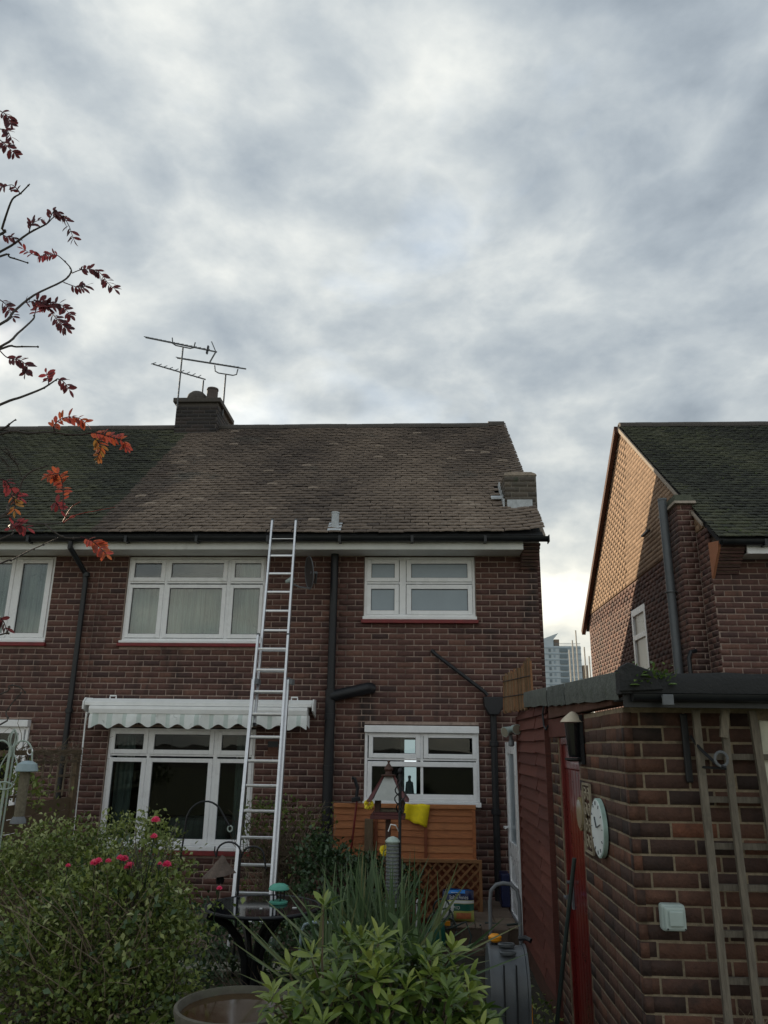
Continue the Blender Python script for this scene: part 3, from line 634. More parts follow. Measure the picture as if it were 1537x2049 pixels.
MB().box(XC+.35, XCE, 9.58, 9.61, 4.56, 4.70).build('fascia', 'upvc', houseC); MB().box(XC+.35, XCE, 9.612, YC-.001, 4.56, 4.575).build('soffit', 'soffit', houseC)
gutter(houseC, XC+.02, XCE, 9.515, 4.71)
cb_ = put(bpy.data.objects.new('corbel', None), houseC, (XC+.15, 9.8, 4.4))
for k in range(9):
    z = 4.36+k*.036; MB().box(XC+.03, XC+.33, YC-.03-.04*k, YC-.0005, z, z+.026, .1+.4*random.random()).build('tile', 'brick', cb_); MB().box(XC+.035, XC+.325, YC-.025-.04*k, YC-.0005, z+.026, z+.036).build('joint', 'mortar', cb_)
MB().prism([(YC, 4.30), (YC, 4.78), (9.56, 4.72), (9.60, 4.62)], 'x', XC-.005, XC+.028).build('corbel_cheek', 'render_orange', houseC)
pier = MB().box(XC-.23, XC, 10.28, 11.0, 0, 5.42).build('chimney_breast', 'mortar', houseC)
brickwork(pier, (0, 10.28, 0), (1, 0, 0), (0, -1, 0), XC-.23, XC-.012, 2.2, 5.42, (), 100, phase=.06)
brickwork(pier, (XC-.23, 0, 0), (0, -1, 0), (-1, 0, 0), -11.0, -10.28, 2.2, 5.42, (), 100, phase=.06)
for k in range(4): MB().prism([(10.22+.05*k, 5.43+.045*k), (11.0, 5.43+.045*k), (11.0, 5.47+.045*k), (10.24+.05*k, 5.47+.045*k)], 'x', XC-.27+.02*k, XC+.02, .6).build('capping', 'moss_tile' if k else 'cement', houseC)
fp = MB().tube([(3.455, 10.6, 1.0), (3.455, 10.6, 5.60)], .058, 18); collar(fp, 3.455, 10.6, 4.25, .059, .02); fp.lathe((3.455, 10.6, 5.58), [(.058, 0), (.064, .002), (.064, .03), (.05, .032)], 18)
fp.build('flue_pipe', 'grey_plastic', houseC, smooth=True)
MB().tube([(3.47, 10.2, 2.2), (3.47, 10.2, 3.33), (3.50, 10.2, 3.40), (3.58, 10.24, 3.42)], .028, 10).build('waste_pipe', 'black_plastic', houseC, smooth=True)
MB().bar((XC-.10, 12.42, 5.55), (XC-.10, 12.05, 5.55), .05, .03).build('vent_flap', 'black_iron', houseC)
wg = put(bpy.data.objects.new('window', None), houseC, (XC, 13.4, 2.6)); f = MB()
a, b, c, d = hw; X0 = XC-.005; X1 = XC+.09
for bx in ((a, a+.09, c, d), (b-.09, b, c, d), (a+.09, b-.09, d-.12, d), (a+.09, b-.09, c, c+.08), (a+.09, b-.09, 4.0, 4.09)): f.box(X0, X1, bx[0], bx[1], bx[2], bx[3])
f.build('frame', 'upvc', wg, bevel=.006); MB().box(XC+.03, XC+.04, a+.09, b-.09, c+.08, 4.0).build('pane', 'sunfrost', wg); MB().box(XC+.03, XC+.04, a+.09, b-.09, 4.09, d-.12).build('pane', 'sunfrost', wg)
mg = MB()
for i in range(500):
    q = random.random()**1.5; x = random.uniform(XC, 6.9); c = (x, 9.5+4.06*q*.98, 4.77+3.26*q*.98); r = random.uniform(.008, .022)
    mg.lathe(c, [(r, 0), (r*.8, r*.5), (r*.2, r*.8)], 5, random.random())
mo = mg.build('moss_clumps', 'moss', roofC); mo['kind'] = 'stuff'
mg = MB()
for i in range(260):
    q = random.random()**1.2; x = random.uniform(-7.7, XL+.3*random.random()); c = (x, 9.75+3.85*q*.98, 4.89+3.17*q*.98); r = random.uniform(.006, .018)
    mg.lathe(c, [(r, 0), (r*.8, r*.5), (r*.2, r*.8)], 5, random.random())
mo = mg.build('moss_clumps', 'moss', roofB); mo['kind'] = 'stuff'
# unseen lawn behind the camera, added to bounce light back
MB().add([(x, y, .535+.004*((i*7) % 3)) for i, (x, y) in enumerate([(-30, -40), (30, -40), (30, 1.2), (-30, 1.2)])], [(0, 1, 2, 3)]).build('bounce_lawn', 'bounce_lawn', kind='structure')

# ------------------------------------------------------------------ brick store on the right
store = thing('garden_store', 'flat-roofed brick garden store with red door and red boarding', 'outbuilding', (2.5, 6.2, .1))
SX, SY, SE, SB = 1.038, 4.108, 4.6, 8.35
hole = [(1.70, 2.6, 1.95, 2.34)]
wl = MB()
for (a, b, c, d) in rects_minus((SX, SE, 0, 2.40), hole): wl.box(a, b, SY, SY+.2, c, d)
for (a, b, c, d) in rects_minus((SY+.2, 6.47, 0, 2.40), [(5.33, 6.10, .2, 2.40)]): wl.box(SX, SX+.2, a, b, c, d)
wl.box(SX+.02, SX+.1, 6.47, SB, 0, 2.55); wl.box(SX+.02, SE, SB, SB+.1, 0, 2.55); wl.box(SE-.1, SE, SY+.2, SB, 0, 2.5)
ws = wl.build('wall', 'store_mortar', store)
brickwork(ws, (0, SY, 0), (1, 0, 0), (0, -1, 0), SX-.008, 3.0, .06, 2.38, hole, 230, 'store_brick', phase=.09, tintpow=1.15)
brickwork(ws, (SX, 0, 0), (0, -1, 0), (-1, 0, 0), -6.46, -(SY-.008), .06, 2.38, [(-6.10, -5.33, 0, 2.5)], 300, 'store_brick', phase=.04, tintpow=.8)  # side wall bricks tinted lighter, painting in the stronger skylight there
# door
sd = put(bpy.data.objects.new('door', None), store, (SX+.05, 5.7, .2)); tag(sd, 'glossy red door')
f = MB(); f.box(SX+.01, SX+.09, 5.332, 5.375, .2, 2.27); f.box(SX+.01, SX+.09, 6.055, 6.098, .2, 2.27); f.box(SX+.01, SX+.09, 5.375, 6.055, 2.22, 2.27); f.build('frame', 'red_gloss', sd, bevel=.004)
for i in range(7):
    y = 5.377+i*.0967; MB().box(SX+.035, SX+.075, y+.001, y+.0945, .21, 2.05).build('plank', 'red_gloss', sd, bevel=.006)
MB().box(SX+.028, SX+.07, 5.378, 6.053, 2.052, 2.218).build('top_rail', 'red_gloss', sd, bevel=.004)
h = MB(); h.tube([(SX+.03, 5.98, 1.20), (SX-.03, 5.98, 1.20), (SX-.035, 5.88, 1.205)], .009, 8); h.box(SX+.02, SX+.034, 5.96, 6.0, 1.12, 1.30); h.tube([(SX+.03, 5.98, 1.29), (SX-.01, 5.98, 1.29)], .012, 8); h.build('handle', 'steel_grey', sd, smooth=True)
MB().box(SX-.012, SX+.2, 5.10, 6.55, 2.272, 2.41, .3).build('lintel', 'red_wood', store, bevel=.006)
MB().box(SX-.03, SX+.05, 4.22, 6.3, 2.414, 2.52, .1).build('wall_plate', 'old_timber', store, bevel=.006)
# red boarding, lapped
clad = put(bpy.data.objects.new('cladding', None), store, (SX, 7.4, .3))
cuts = [6.47, 7.12, 8.36]
for k in range(21):
    z = .40+k*.103
    for (a, b) in zip(cuts, cuts[1:]):
        a2 = a+random.uniform(.0, .02); dzz = random.gauss(0, .006); t = random.random(); o = random.uniform(0, .008)
        m = MB(); vs = []
        for y, dd in ((a2, dzz), (b-.006, -dzz)): vs += [(SX-.030-o, y, z+dd), (SX-.004, y, z+.118+dd), (SX+.012, y, z+.118+dd), (SX-.012-o, y, z+dd)]
        m.add(vs, [(0, 1, 5, 4), (1, 2, 6, 5), (2, 3, 7, 6), (3, 0, 4, 7), (3, 2, 1, 0), (4, 5, 6, 7)], t); m.build('board', 'red_wood', clad)
MB().box(SX-.045, SX+.01, 6.448, 6.472, .1, 2.42, .2).build('corner_batten', 'red_wood', store)
MB().box(SX-.042, SX+.03, 8.362, 8.385, .2, 2.5, .5).build('corner_batten', 'red_wood', store)
MB().box(SX-.02, SX+.02, 6.47, 8.36, .12, .40).build('plinth', 'old_timber', store)
# roof
rz_ = lambda y: 2.545+(y-3.9)*.036
r = MB(); r.add([(1.0, 3.86, rz_(3.86)-.05), (SE+.1, 3.86, rz_(3.86)-.05), (SE+.1, 8.42, rz_(8.42)-.05), (1.0, 8.42, rz_(8.42)-.05), (1.0, 3.86, rz_(3.86)), (SE+.1, 3.86, rz_(3.86)), (SE+.1, 8.42, rz_(8.42)), (1.0, 8.42, rz_(8.42))],
      [(3, 2, 1, 0), (4, 5, 6, 7), (0, 1, 5, 4), (1, 2, 6, 5), (2, 3, 7, 6), (3, 0, 4, 7)])
rs = r.build('roof', 'felt', store)
for (a, b, dr_) in ((3.95, 5.40, .0), (5.405, 6.16, .006), (6.165, 7.55, .0)):      # felt turned down over the verge
    m = MB(); n = 10; vs = []
    for i in range(n+1):
        y = a+(b-a)*i/n; zt = rz_(y)+.018; zb = zt-.135-dr_+random.uniform(-.007, .005); bulge = .006*math.sin(i*1.3)
        vs += [(1.03, y, zt+.012), (.985+bulge*.4, y, zt), (.975+bulge, y, (zt+zb)/2), (.982+bulge, y, zb), (.990+bulge, y, zb)]
    m.add(vs, [(5*i+j, 5*i+j+1, 5*i+j+6, 5*i+j+5) for i in range(n) for j in range(4)], random.random()).build('felt_flap', 'felt', rs, smooth=True)
MB().prism([(3.84, 2.45), (3.84, 2.56), (3.95, 2.575), (3.96, 2.45)], 'x', .972, 1.02).build('corner_flap', 'felt_black', rs, bevel=.006)
MB().prism([(.962, 2.46), (.962, 2.575), (1.01, 2.60), (1.12, 2.56), (1.17, 2.47)], 'y', 3.83, 3.86).build('corner_flap', 'felt_black', rs, bevel=.006)
fr = MB(); n = 30; vs = []
for i in range(n+1):
    x = .99+(SE-.9)*i/n; w_ = random.uniform(-.006, .006)
    vs += [(x, 4.0, 2.565+w_), (x, 3.86, 2.555+w_), (x, 3.842, 2.52), (x, 3.846+w_, 2.455), (x, 3.86, 2.452)]
fr.add(vs, [(5*i+j+5, 5*i+j+6, 5*i+j+1, 5*i+j) for i in range(n) for j in range(4)]).build('front_felt', 'felt_black', rs, smooth=True)
MB().box(.99, SE, 3.88, 3.905, 2.39, 2.50).build('fascia', 'black_plastic', store)
MB().box(.99, SE, 3.906, 4.09, 2.425, 2.44).build('soffit', 'felt_black', store)
gs = MB(); prof = [(3.845+.03*math.cos(t), 2.45+.035*math.sin(t)) for t in np.linspace(math.pi, 2*math.pi, 9)]; gs.prism(prof, 'x', 1.02, SE); gs.build('gutter', 'black_plastic', store, smooth=True)
MB().box(1.145, 1.195, 3.775, 3.80, 2.395, 2.445).build('gutter_clip', 'steel_grey', store, bevel=.004)
# window at the far right
w = put(bpy.data.objects.new('window', None), store, (2.1, 4.1, 1.95)); f = MB()
for bx in ((1.70, 1.755, 1.95, 2.34), (2.55, 2.6, 1.95, 2.34), (1.755, 2.55, 2.285, 2.34), (1.755, 2.55, 1.95, 2.0)): f.box(bx[0], bx[1], 4.075, 4.14, bx[2], bx[3])
f.build('frame', 'cream_paint', w, bevel=.004); MB().box(1.755, 2.55, 4.105, 4.11, 2.0, 2.285).build('pane', 'frosted', w)
MB().box(1.705, 1.73, 4.078, 4.10, 1.62, 1.945).build('jamb_strip', 'cream_paint', store)
# cable loop by the lintel
MB().tube([(1.0, 6.42, 2.56), (.985, 6.44, 2.45), (.985, 6.40, 2.36), (.99, 6.33, 2.33), (1.0, 6.30, 2.36)], .008, 6).build('cable', 'black_iron', store)

# reed screen on the store roof
scr = thing('reed_screen', 'torn brown reed screen standing on the store roof edge', 'screen', (.96, 7.9, 2.6))
for i in range(46):
    y = 7.40+i*.0225; hgt = .29+(.04 if i < 9 else 0)-.0012*max(0, i-9)+random.uniform(-.014, .012); z0 = 2.55+random.uniform(-.02, .01)
    xr = .885+(8.42-y)*.155
    MB().tube([(xr+random.uniform(-.006, .006), y, z0), (xr+random.uniform(-.006, .006), y+random.uniform(-.008, .008), z0+hgt+.12)], .0105, 6, random.random()).build('reed', 'reed', scr)
m = MB()
for z in (2.68, 2.84): m.tube([(1.03, 7.39, z), (.87, 8.42, z+.02)], .004, 5)
m.build('wire', 'black_iron', scr)
# twin floodlight
fl = thing('floodlight', 'grey twin-headed security floodlight on the end of the red boarding', 'lamp', (.97, 8.25, 2.3))
MB().tube([(1.01, 8.28, 2.38), (.93, 8.28, 2.38), (.93, 8.28, 2.26)], .02, 8).build('bracket', 'grey_plastic', fl, smooth=True)
for (c, d) in (((.90, 8.25, 2.355), (-.7, -.55, -.25)), ((.97, 8.22, 2.375), (.25, -.9, -.1))):
    d = Vector(d).normalized(); c = Vector(c); MB().tube([c-d*.055, c-d*.045, c, c+d*.05], [.018, .036, .042, .052], 14).build('lamp_head', 'box_grey', fl, smooth=True); MB().tube([c+d*.045, c+d*.0525], .046, 14).build('lens', 'mirror', fl)
MB().lathe((.93, 8.25, 2.20), [(.012, 0), (.03, .01), (.03, .05), (.02, .065)], 14).build('sensor', 'grey_plastic', fl, smooth=True)
# wall lantern
wlamp = thing('wall_lantern', 'half-round wall lantern with cream cap above the red door', 'lamp', (1.0, 5.18, 2.2))
MB().box(SX-.03, SX-.01, 5.09, 5.20, 2.10, 2.40).build('back_plate', 'black_iron', wlamp)
MB().lathe((SX-.06, 5.15, 2.355), [(.082, 0), (.07, .018), (.042, .042), (.016, .062), (.005, .066)], 16, sy=.9).build('cap', 'cream', wlamp, smooth=True)
MB().lathe((SX-.06, 5.15, 2.14), [(.036, 0), (.042, .02), (.056, .21)], 12, sy=.85).build('glass', 'glass_black', wlamp, smooth=True)
MB().lathe((SX-.06, 5.15, 2.115), [(.04, 0), (.065, .01), (.065, .022)], 12, sy=.85).build('base_ring', 'black_iron', wlamp)
# clock, scroll panel, mirror on the side wall
def wall_disc(y, z, r, x0, x1, seg=40): return MB().prism([(y+r*math.cos(2*math.pi*k/seg), z+r*math.sin(2*math.pi*k/seg)) for k in range(seg)], 'x', x0, x1)
ck = thing('wall_clock', 'round white clock with green rim on the store side wall', 'clock', (1.0, 4.74, 1.76))
ckb = MB(); ckb.prism([(4.74+.158*math.cos(2*math.pi*k/40), 1.765+.158*math.sin(2*math.pi*k/40)) for k in range(40)], 'x', SX-.033, SX-.011); ckb.build('rim', 'clock_rim', ck, smooth=True)
wall_disc(4.74, 1.765, .150, SX-.037, SX-.0335).build('dial', 'clock_face', ck)
m = MB()
for k in range(12):
    t = k*math.pi/6; m.bar((SX-.0385, 4.74+.12*math.cos(t), 1.765+.12*math.sin(t)), (SX-.0385, 4.74+.14*math.cos(t), 1.765+.14*math.sin(t)), .002, .005 if k % 3 else .008, up=(1, 0, 0))
m.build('hour_marks', 'print_dark', ck)
m = MB(); m.bar((SX-.040, 4.74, 1.765), (SX-.040, 4.78, 1.82), .002, .010, up=(1, 0, 0)); m.bar((SX-.0405, 4.74, 1.765), (SX-.0405, 4.64, 1.79), .002, .007, up=(1, 0, 0)); m.build('hands', 'print_dark', ck)
sc = thing('scroll_panel', 'wrought scrollwork panel between the mirror and the clock', 'ornament', (1.0, 5.03, 1.8))
m = MB(); a, b, c, d = 4.93, 5.14, 1.60, 1.985; xx = SX-.025
for p, q in (((a, c), (b, c)), ((b, c), (b, d)), ((b, d), (a, d)), ((a, d), (a, c))): m.bar((xx, *p), (xx, *q), .012, .012, up=(1, 0, 0))
m.build('frame', 'scroll', sc)
for k in range(4):
    zc_ = c+.055+k*.09
    for sg in (-1, 1):
        pts = []
        for i in range(22):
            t = i*.42; rr = .046*(1-i/26); pts.append((xx, (a+b)/2+sg*(.045+rr*math.cos(t)*sg*(1 if k % 2 else -1)), zc_+rr*math.sin(t)))
        MB().tube(pts, .0042, 5).build('scroll', 'scroll', sc)
mi = thing('wall_mirror', 'small round brass-rimmed mirror beside the red door', 'mirror', (1.0, 5.24, 1.8))
wall_disc(5.235, 1.80, .10, SX-.035, SX-.011).build('rim', 'brass', mi, smooth=True); wall_disc(5.235, 1.80, .084, SX-.039, SX-.0355).build('mirror_glass', 'mirror', mi)
# pole against the wall
MB().tube([(.985, 5.40, 1.52), (.90, 5.52, .9), (.82, 5.62, .30)], .014, 8).build('garden_pole', 'hose', label='dark green pole leaning beside the red door', cat='pole', smooth=True)
# switch box on the front wall
jb = thing('switch_box', 'grey-green weatherproof switch box on the front of the store', 'switch box', (1.18, 4.08, 1.45))
MB().box(1.128, 1.238, 4.035, 4.098, 1.385, 1.50).build('back_box', 'box_grey', jb, bevel=.012); MB().box(1.134, 1.232, 4.012, 4.034, 1.391, 1.494).build('cover', 'box_grey', jb, bevel=.012); MB().box(1.152, 1.216, 4.000, 4.0115, 1.412, 1.478).build('flap', 'box_grey', jb, bevel=.008)
m = MB()
for x in (1.143, 1.223): m.tube([(x, 4.013, 1.40), (x, 4.009, 1.40)], .004, 8)
m.build('screw', 'black_iron', jb)
# iron hanging-basket bracket
hb = thing('basket_bracket', 'black iron bracket with a scroll hook under the store gutter', 'bracket', (1.33, 4.05, 2.2))
MB().box(1.315, 1.35, 4.08, 4.096, 2.04, 2.37).build('back_board', 'black_iron', hb, bevel=.006)
MB().tube([(1.345, 4.05, 2.26), (1.37, 4.0, 2.20), (1.42, 3.94, 2.13), (1.455, 3.92, 2.115)], .008, 7).build('arm', 'black_iron', hb, smooth=True)
MB().tube([(1.37, 4.02, 2.115), (1.455, 3.92, 2.112)], .006, 6).build('stay', 'black_iron', hb)
MB().tube([(1.44+.03*math.cos(t), 3.93, 2.155+.033*math.sin(t)) for t in np.linspace(0, 6.2, 16)], .007, 6).build('ring', 'steel_grey', hb, smooth=True)
# weathered trellis on the front wall
tr = thing('wall_trellis', 'weathered grey wooden trellis on the front wall of the store', 'trellis', (1.5, 4.05, 1.0))
for (xt, xb, w_, zt) in ((1.372, 1.378, .034, 2.385), (1.505, 1.512, .032, 2.36), (1.645, 1.72, .036, 2.385)):
    pts = [(xt+(xb-xt)*i/8+random.uniform(-.002, .002), 4.02+random.uniform(-.002, .002), zt-(zt-.35)*i/8) for i in range(9)]
    m = MB()
    for p, q in zip(pts, pts[1:]): m.bar(p, q, w_, .024, up=(0, 1, 0), tint=.5)
    m.build('upright', 'grey_wood', tr)
for z in (2.165, 1.965, 1.755, 1.575, 1.378, 1.185, .98, .78): MB().box(1.385, 1.95, 4.05, 4.07, z-.014, z+.014, random.random()*.3).build('slat', 'grey_wood', tr)
MB().bar((1.512, 4.0, 2.40), (1.490, 4.0, 2.255), .038, .02, up=(0, 1, 0), tint=1.).build('block', 'grey_wood', tr)

# ------------------------------------------------------------------ far things in the gap
tw = thing('tower_block', 'distant tower block with haze put into its pale blue-grey colour, seen between the houses', 'building', (70, 391, 0))
MB().box(61, 79, 385, 397, 0, 50.0).build('wall', 'tower', tw)
for k in range(16):
    z = 48.0-k*2.95
    MB().box(60.9, 79.1, 384.8, 384.99, z+.9, z+1.3).build('floor_band', 'tower_glass', tw)
    MB().box(68.6, 72.4, 384.5, 384.99, z-.9, z+.8).build('balcony', 'tower_dark', tw)
    MB().box(63.2, 64.3, 384.7, 384.99, z-.8, z+.6).build('window', 'tower_dark', tw)
    for x in (65.6, 73.6, 75.0, 76.6): MB().box(x, x+.9, 384.8, 384.99, z-.6, z+.6).build('window', 'tower_glass', tw)
MB().prism([(60.5, 50), (66, 50), (66, 53.3), (68.6, 56.5), (60.5, 53.5)], 'y', 386, 396).build('lift_house', 'tower', tw); MB().box(66.5, 69, 387, 394, 50, 53.5).build('plant_room', 'tower_brown', tw)
m = MB()
for i in range(30): m.box(66+i*.43, 66.08+i*.43, 385.1, 385.2, 50, 51.4)
m.box(66, 79, 385.1, 385.2, 51.3, 51.45); m.build('railing', 'tower_dark', tw)
tw2 = thing('tower_block', 'distant brown chimney-like block behind the scaffold poles', 'building', (84, 420, 0))
MB().box(83, 85.4, 418, 424, 0, 46).build('wall', 'tower_brown', tw2); MB().box(86.2, 89, 418, 424, 0, 44).build('stair_tower', 'tower_brown', tw2)
sf = thing('scaffold', 'pale scaffold poles standing beyond the gap', 'scaffold', (5, 26, 0))
for (x, z) in ((4.98, 5.30), (5.10, 5.62), (5.23, 5.95), (5.48, 5.4), (5.62, 5.1)): MB().tube([(x, 26, .2), (x-.03, 26, z)], .024, 8).build('standard', 'scaffold', sf)
for z in (3.75, 3.95): MB().tube([(3.9, 26.05, z), (6.2, 26.05, z+.05)], .02, 8).build('ledger', 'scaffold', sf)
bf = thing('far_fence', 'pale thin-posted fence across the gap between the houses', 'fence', (4, 24, 0))
for i in range(9): MB().box(3.0+i*.22, 3.02+i*.22, 24, 24.02, 0, 3.35+(.45 if i % 4 == 1 else .0)).build('post', 'scaffold', bf)
MB().box(2.9, 5.2, 24.03, 24.05, 2.4, 3.28).build('panel', 'cream_paint', bf)

# ------------------------------------------------------------------ aerials on the ridge chimney
def aerial(label, mast, boom0, boom1, n, el, cradle=True, refl=True):
    t = thing('tv_aerial', label, 'aerial', mast[0], 'TV aerials on the ridge chimney')
    MB().tube(mast, .016, 8).build('mast', 'steel_grey', t)
    A, B = Vector(boom0), Vector(boom1); MB().bar(A, B, .022, .022).build('boom', 'steel_grey', t)
    up = Vector((.12, 0, 1)).normalized()
    for k in range(n):
        p = A.lerp(B, .01+.86*(k/(n-1))); s = el*(1+.15*k/n); MB().tube([p-up*s*.35+Vector((0, -.10, 0)), p+up*s*.65+Vector((0, .10, 0))], .009, 5).build('director', 'steel_grey', t)
    if refl:
        p = A.lerp(B, .985)
        for s in (-1, 1): MB().bar(p, p+Vector((-.10, 0, .22*s)), .03, .018).build('reflector', 'steel_grey', t)
        p = A.lerp(B, .87); MB().bar(p-up*.08, p+up*.09, .05, .03).build('dipole', 'black_plastic', t)
    if cradle:
        m = Vector(mast[-1]); d = (B-A).normalized(); MB().tube([m-d*.24+Vector((0, 0, .15)), m-d*.22+Vector((0, 0, .03)), m-d*.15, m+d*.15, m+d*.22+Vector((0, 0, .03)), m+d*.24+Vector((0, 0, .15))], .013, 6).build('cradle', 'steel_grey', t)
    return t
aerial('longest TV aerial, highest of the three on the chimney', [(-4.63, 13.25, 8.3), (-4.63, 13.25, 9.62)], (-5.40, 13.25, 9.84), (-3.95, 13.25, 9.50), 15, .10)
aerial('TV aerial on the right-hand mast of the ridge chimney', [(-3.84, 13.6, 8.3), (-3.84, 13.6, 9.20)], (-4.85, 13.6, 9.57), (-3.44, 13.6, 9.31), 16, .09, refl=False)
aerial('short low TV aerial, its boom behind the tallest mast', [(-4.37, 13.9, 8.6), (-4.37, 13.9, 9.22)], (-5.45, 13.9, 9.60), (-4.33, 13.9, 9.24), 9, .14, cradle=False, refl=False)

# satellite dish
sd = thing('satellite_dish', 'dark mesh satellite dish on the wall beside the ladder', 'satellite dish', (-1.53, 9.95, 4.4))
dc = Vector((-1.47, 9.93, 4.38)); dn = Vector((-.84, -.42, -.10)).normalized(); da = dn.cross(Vector((0, 0, 1))).normalized(); db = da.cross(dn)
m = MB(); vs = [dc-dn*.03]; rings = 5; sg = 28
for i in range(1, rings+1):
    for k in range(sg):
        t = 2*math.pi*k/sg; q = i/rings; vs.append(dc+da*(.17*q*math.cos(t))+db*(.22*q*math.sin(t))+dn*(.03*q*q-.03))
fs = [(0, 1+k, 1+(k+1) % sg) for k in range(sg)]+[(1+(i-1)*sg+k, 1+i*sg+k, 1+i*sg+(k+1) % sg, 1+(i-1)*sg+(k+1) % sg) for i in range(1, rings) for k in range(sg)]
m.add(vs, fs); m.build('reflector', 'dish', sd, smooth='full')
m = MB(); m.tube([dc+da*(.17*math.cos(t))+db*(.22*math.sin(t)) for t in np.linspace(0, 6.283, 29)], .006, 5); m.build('rim', 'steel_grey', sd)
m = MB(); m.tube([dc-db*.21, dc+dn*.15-db*.19, dc+dn*.30-db*.12], .011, 6); m.build('arm', 'steel_grey', sd); e = dc+dn*.30-db*.12
MB().tube([e+dn*.03, e-dn*.02+db*.02, e-dn*.07+db*.05], [.02, .03, .034], 12).build('receiver', 'box_grey', sd, smooth=True)
MB().tube([dc-dn*.02, dc-dn*.10, (-1.42, YF-.01, 4.30)], .018, 8).build('bracket', 'steel_grey', sd)

# ------------------------------------------------------------------ awning
aw = thing('awning', 'folded white awning with scalloped valance over the living room window', 'awning', (-2.8, 10.0, 2.6))
MB().prism([(10.185, 2.74), (9.99, 2.735), (9.93, 2.69), (9.93, 2.645), (10.185, 2.645)], 'x', -4.30, -1.37).build('cassette', 'awning_white', aw, bevel=.008)
MB().prism([(10.10, 2.64), (9.90, 2.64), (9.89, 2.60), (9.90, 2.545), (10.05, 2.545)], 'x', -4.22, -1.42).build('front_rail', 'awning_white', aw, bevel=.006)
for x in (-4.32, -1.365): MB().prism([(10.19, 2.75), (9.98, 2.745), (9.92, 2.69), (9.92, 2.60), (10.19, 2.52)], 'x', x, x+.018).build('end_cap', 'awning_white', aw)
m = MB(); n = 150; vs = []
for i in range(n+1):
    x = -4.20+2.78*i/n; ph = (x+4.20)/.255; sc_ = .5-.5*math.cos(2*math.pi*ph)
    yy = 9.905+.012*math.sin(x*9)+.010*math.sin(x*23+1); zb = 2.425-.055*(1-sc_)+.010*math.sin(x*5)
    vs += [(x, 9.91, 2.546), (x, yy-.006, 2.50), (x, yy+.004*math.sin(x*31), zb)]
m.add(vs, [(3*i+j, 3*i+3+j, 3*i+4+j, 3*i+1+j) for i in range(n) for j in (0, 1)], 0.)
m.t = [1. if int((-4.20+2.78*(q//2)/n+9)/.062) % 3 == 0 else .12 for q in range(2*n)]
m.build('valance', 'canvas', aw, smooth='full')
m = MB(); n = 10; m.add([(-1.42+.002*i, 9.905+.02*i, z) for i in range(8) for z in (2.546, 2.43-.006*i)], [(2*i, 2*i+2, 2*i+3, 2*i+1) for i in range(7)]); m.build('valance_return', 'canvas', aw)
for x in (-4.0, -1.62): MB().tube([(x-.04, 10.1, 2.74), (x-.04, 10.1, 2.775), (x+.04, 10.1, 2.775), (x+.04, 10.1, 2.74)], .010, 6).build('wall_bracket', 'awning_white', aw)
MB().tube([(-4.26, 9.95, 2.56), (-4.27, 9.96, 2.40), (-4.25, 9.97, .95)], [.016, .010, .007], 8).build('crank_rod', 'awning_white', aw)

# ------------------------------------------------------------------ ladder: three aluminium sections
ld = thing('ladder', 'aluminium triple extension ladder leaning against the eaves', 'ladder', (-1.7, 8.3, .25))
def lad(z, off=0.): return 9.66-(4.85-z)*.285-off
def section(z0, z1, w0, off, xc0, rung0, feet=None):
    s = put(bpy.data.objects.new('section', None), ld, (xc0, lad(z0), z0))
    def xc(z): return -1.685-(z-.72)*.029
    for sg in (-1, 1):
        MB().bar((xc(z0)+sg*w0/2, lad(z0, off), z0), (xc(z1)+sg*w0/2, lad(z1, off), z1), .026, .062, up=(0, 1, .3)).build('rail', 'alu', s, bevel=.003)
        MB().bar((xc(z0)+sg*w0/2, lad(z0, off), z0-.03), (xc(z0)+sg*w0/2, lad(z0, off), z0+.005), .032, .066, up=(0, 1, .3)).build('foot', 'black_plastic', s)
        MB().bar((xc(z1)+sg*w0/2, lad(z1, off)-.001, z1-.02), (xc(z1)+sg*w0/2, lad(z1, off)-.001, z1+.012), .031, .068, up=(0, 1, .3)).build('end_cap', 'steel_grey', s)
    z = rung0
    while z < z1-.05:
        if z > z0+.05: MB().bar((xc(z)-w0/2+.013, lad(z, off), z), (xc(z)+w0/2-.013, lad(z, off), z), .032, .028).build('rung', 'alu', s, bevel=.006)
        z += .252
section(.27, 2.93, .415, .0, -1.7, .50); section(.62, 3.46, .365, .072, -1.7, .76); section(2.42, 5.06, .318, -.055, -1.7, 2.52)
for sg in (-1, 1): MB().box(-1.695+sg*.20-.02, -1.695+sg*.20+.02, lad(2.9)-.12, lad(2.9)+.05, 2.86, 2.92).build('guide_bracket', 'steel_grey', ld)

# ------------------------------------------------------------------ fence panel, lattice, leaning brush
fp = thing('lap_fence', 'orange waney-lap fence panel under the kitchen window', 'fence', (-.2, 9.56, .9))
for k in range(7):
    z = .955+k*.079; pts_t = []; pts_b = []
    n = 14; wv = random.random()*6
    for i in range(n+1):
        x = -1.01+1.64*i/n; pts_b.append((x, z+.006*math.sin(x*5+wv)+.004*math.sin(x*13+wv))); pts_t.append((x, z+.10))
    m = MB(); vs = []
    for (p, q) in zip(pts_b, pts_t): vs += [(p[0], 9.545, p[1]), (q[0], 9.562, q[1]), (q[0], 9.572, q[1]), (p[0], 9.556, p[1])]
    m.add(vs, [(4*i+j, 4*i+4+j, 4*i+4+(j+1) % 4, 4*i+(j+1) % 4) for i in range(n) for j in range(4)]+[(3, 2, 1, 0), (4*n, 4*n+1, 4*n+2, 4*n+3)], random.random()).build('board', 'larch', fp)
for (a, b, c, d) in ((-1.015, .64, 1.50, 1.548), (-.57, .64, .935, .972)): MB().box(a, b, 9.515, 9.543, c, d, .8).build('rail', 'larch', fp, bevel=.004)
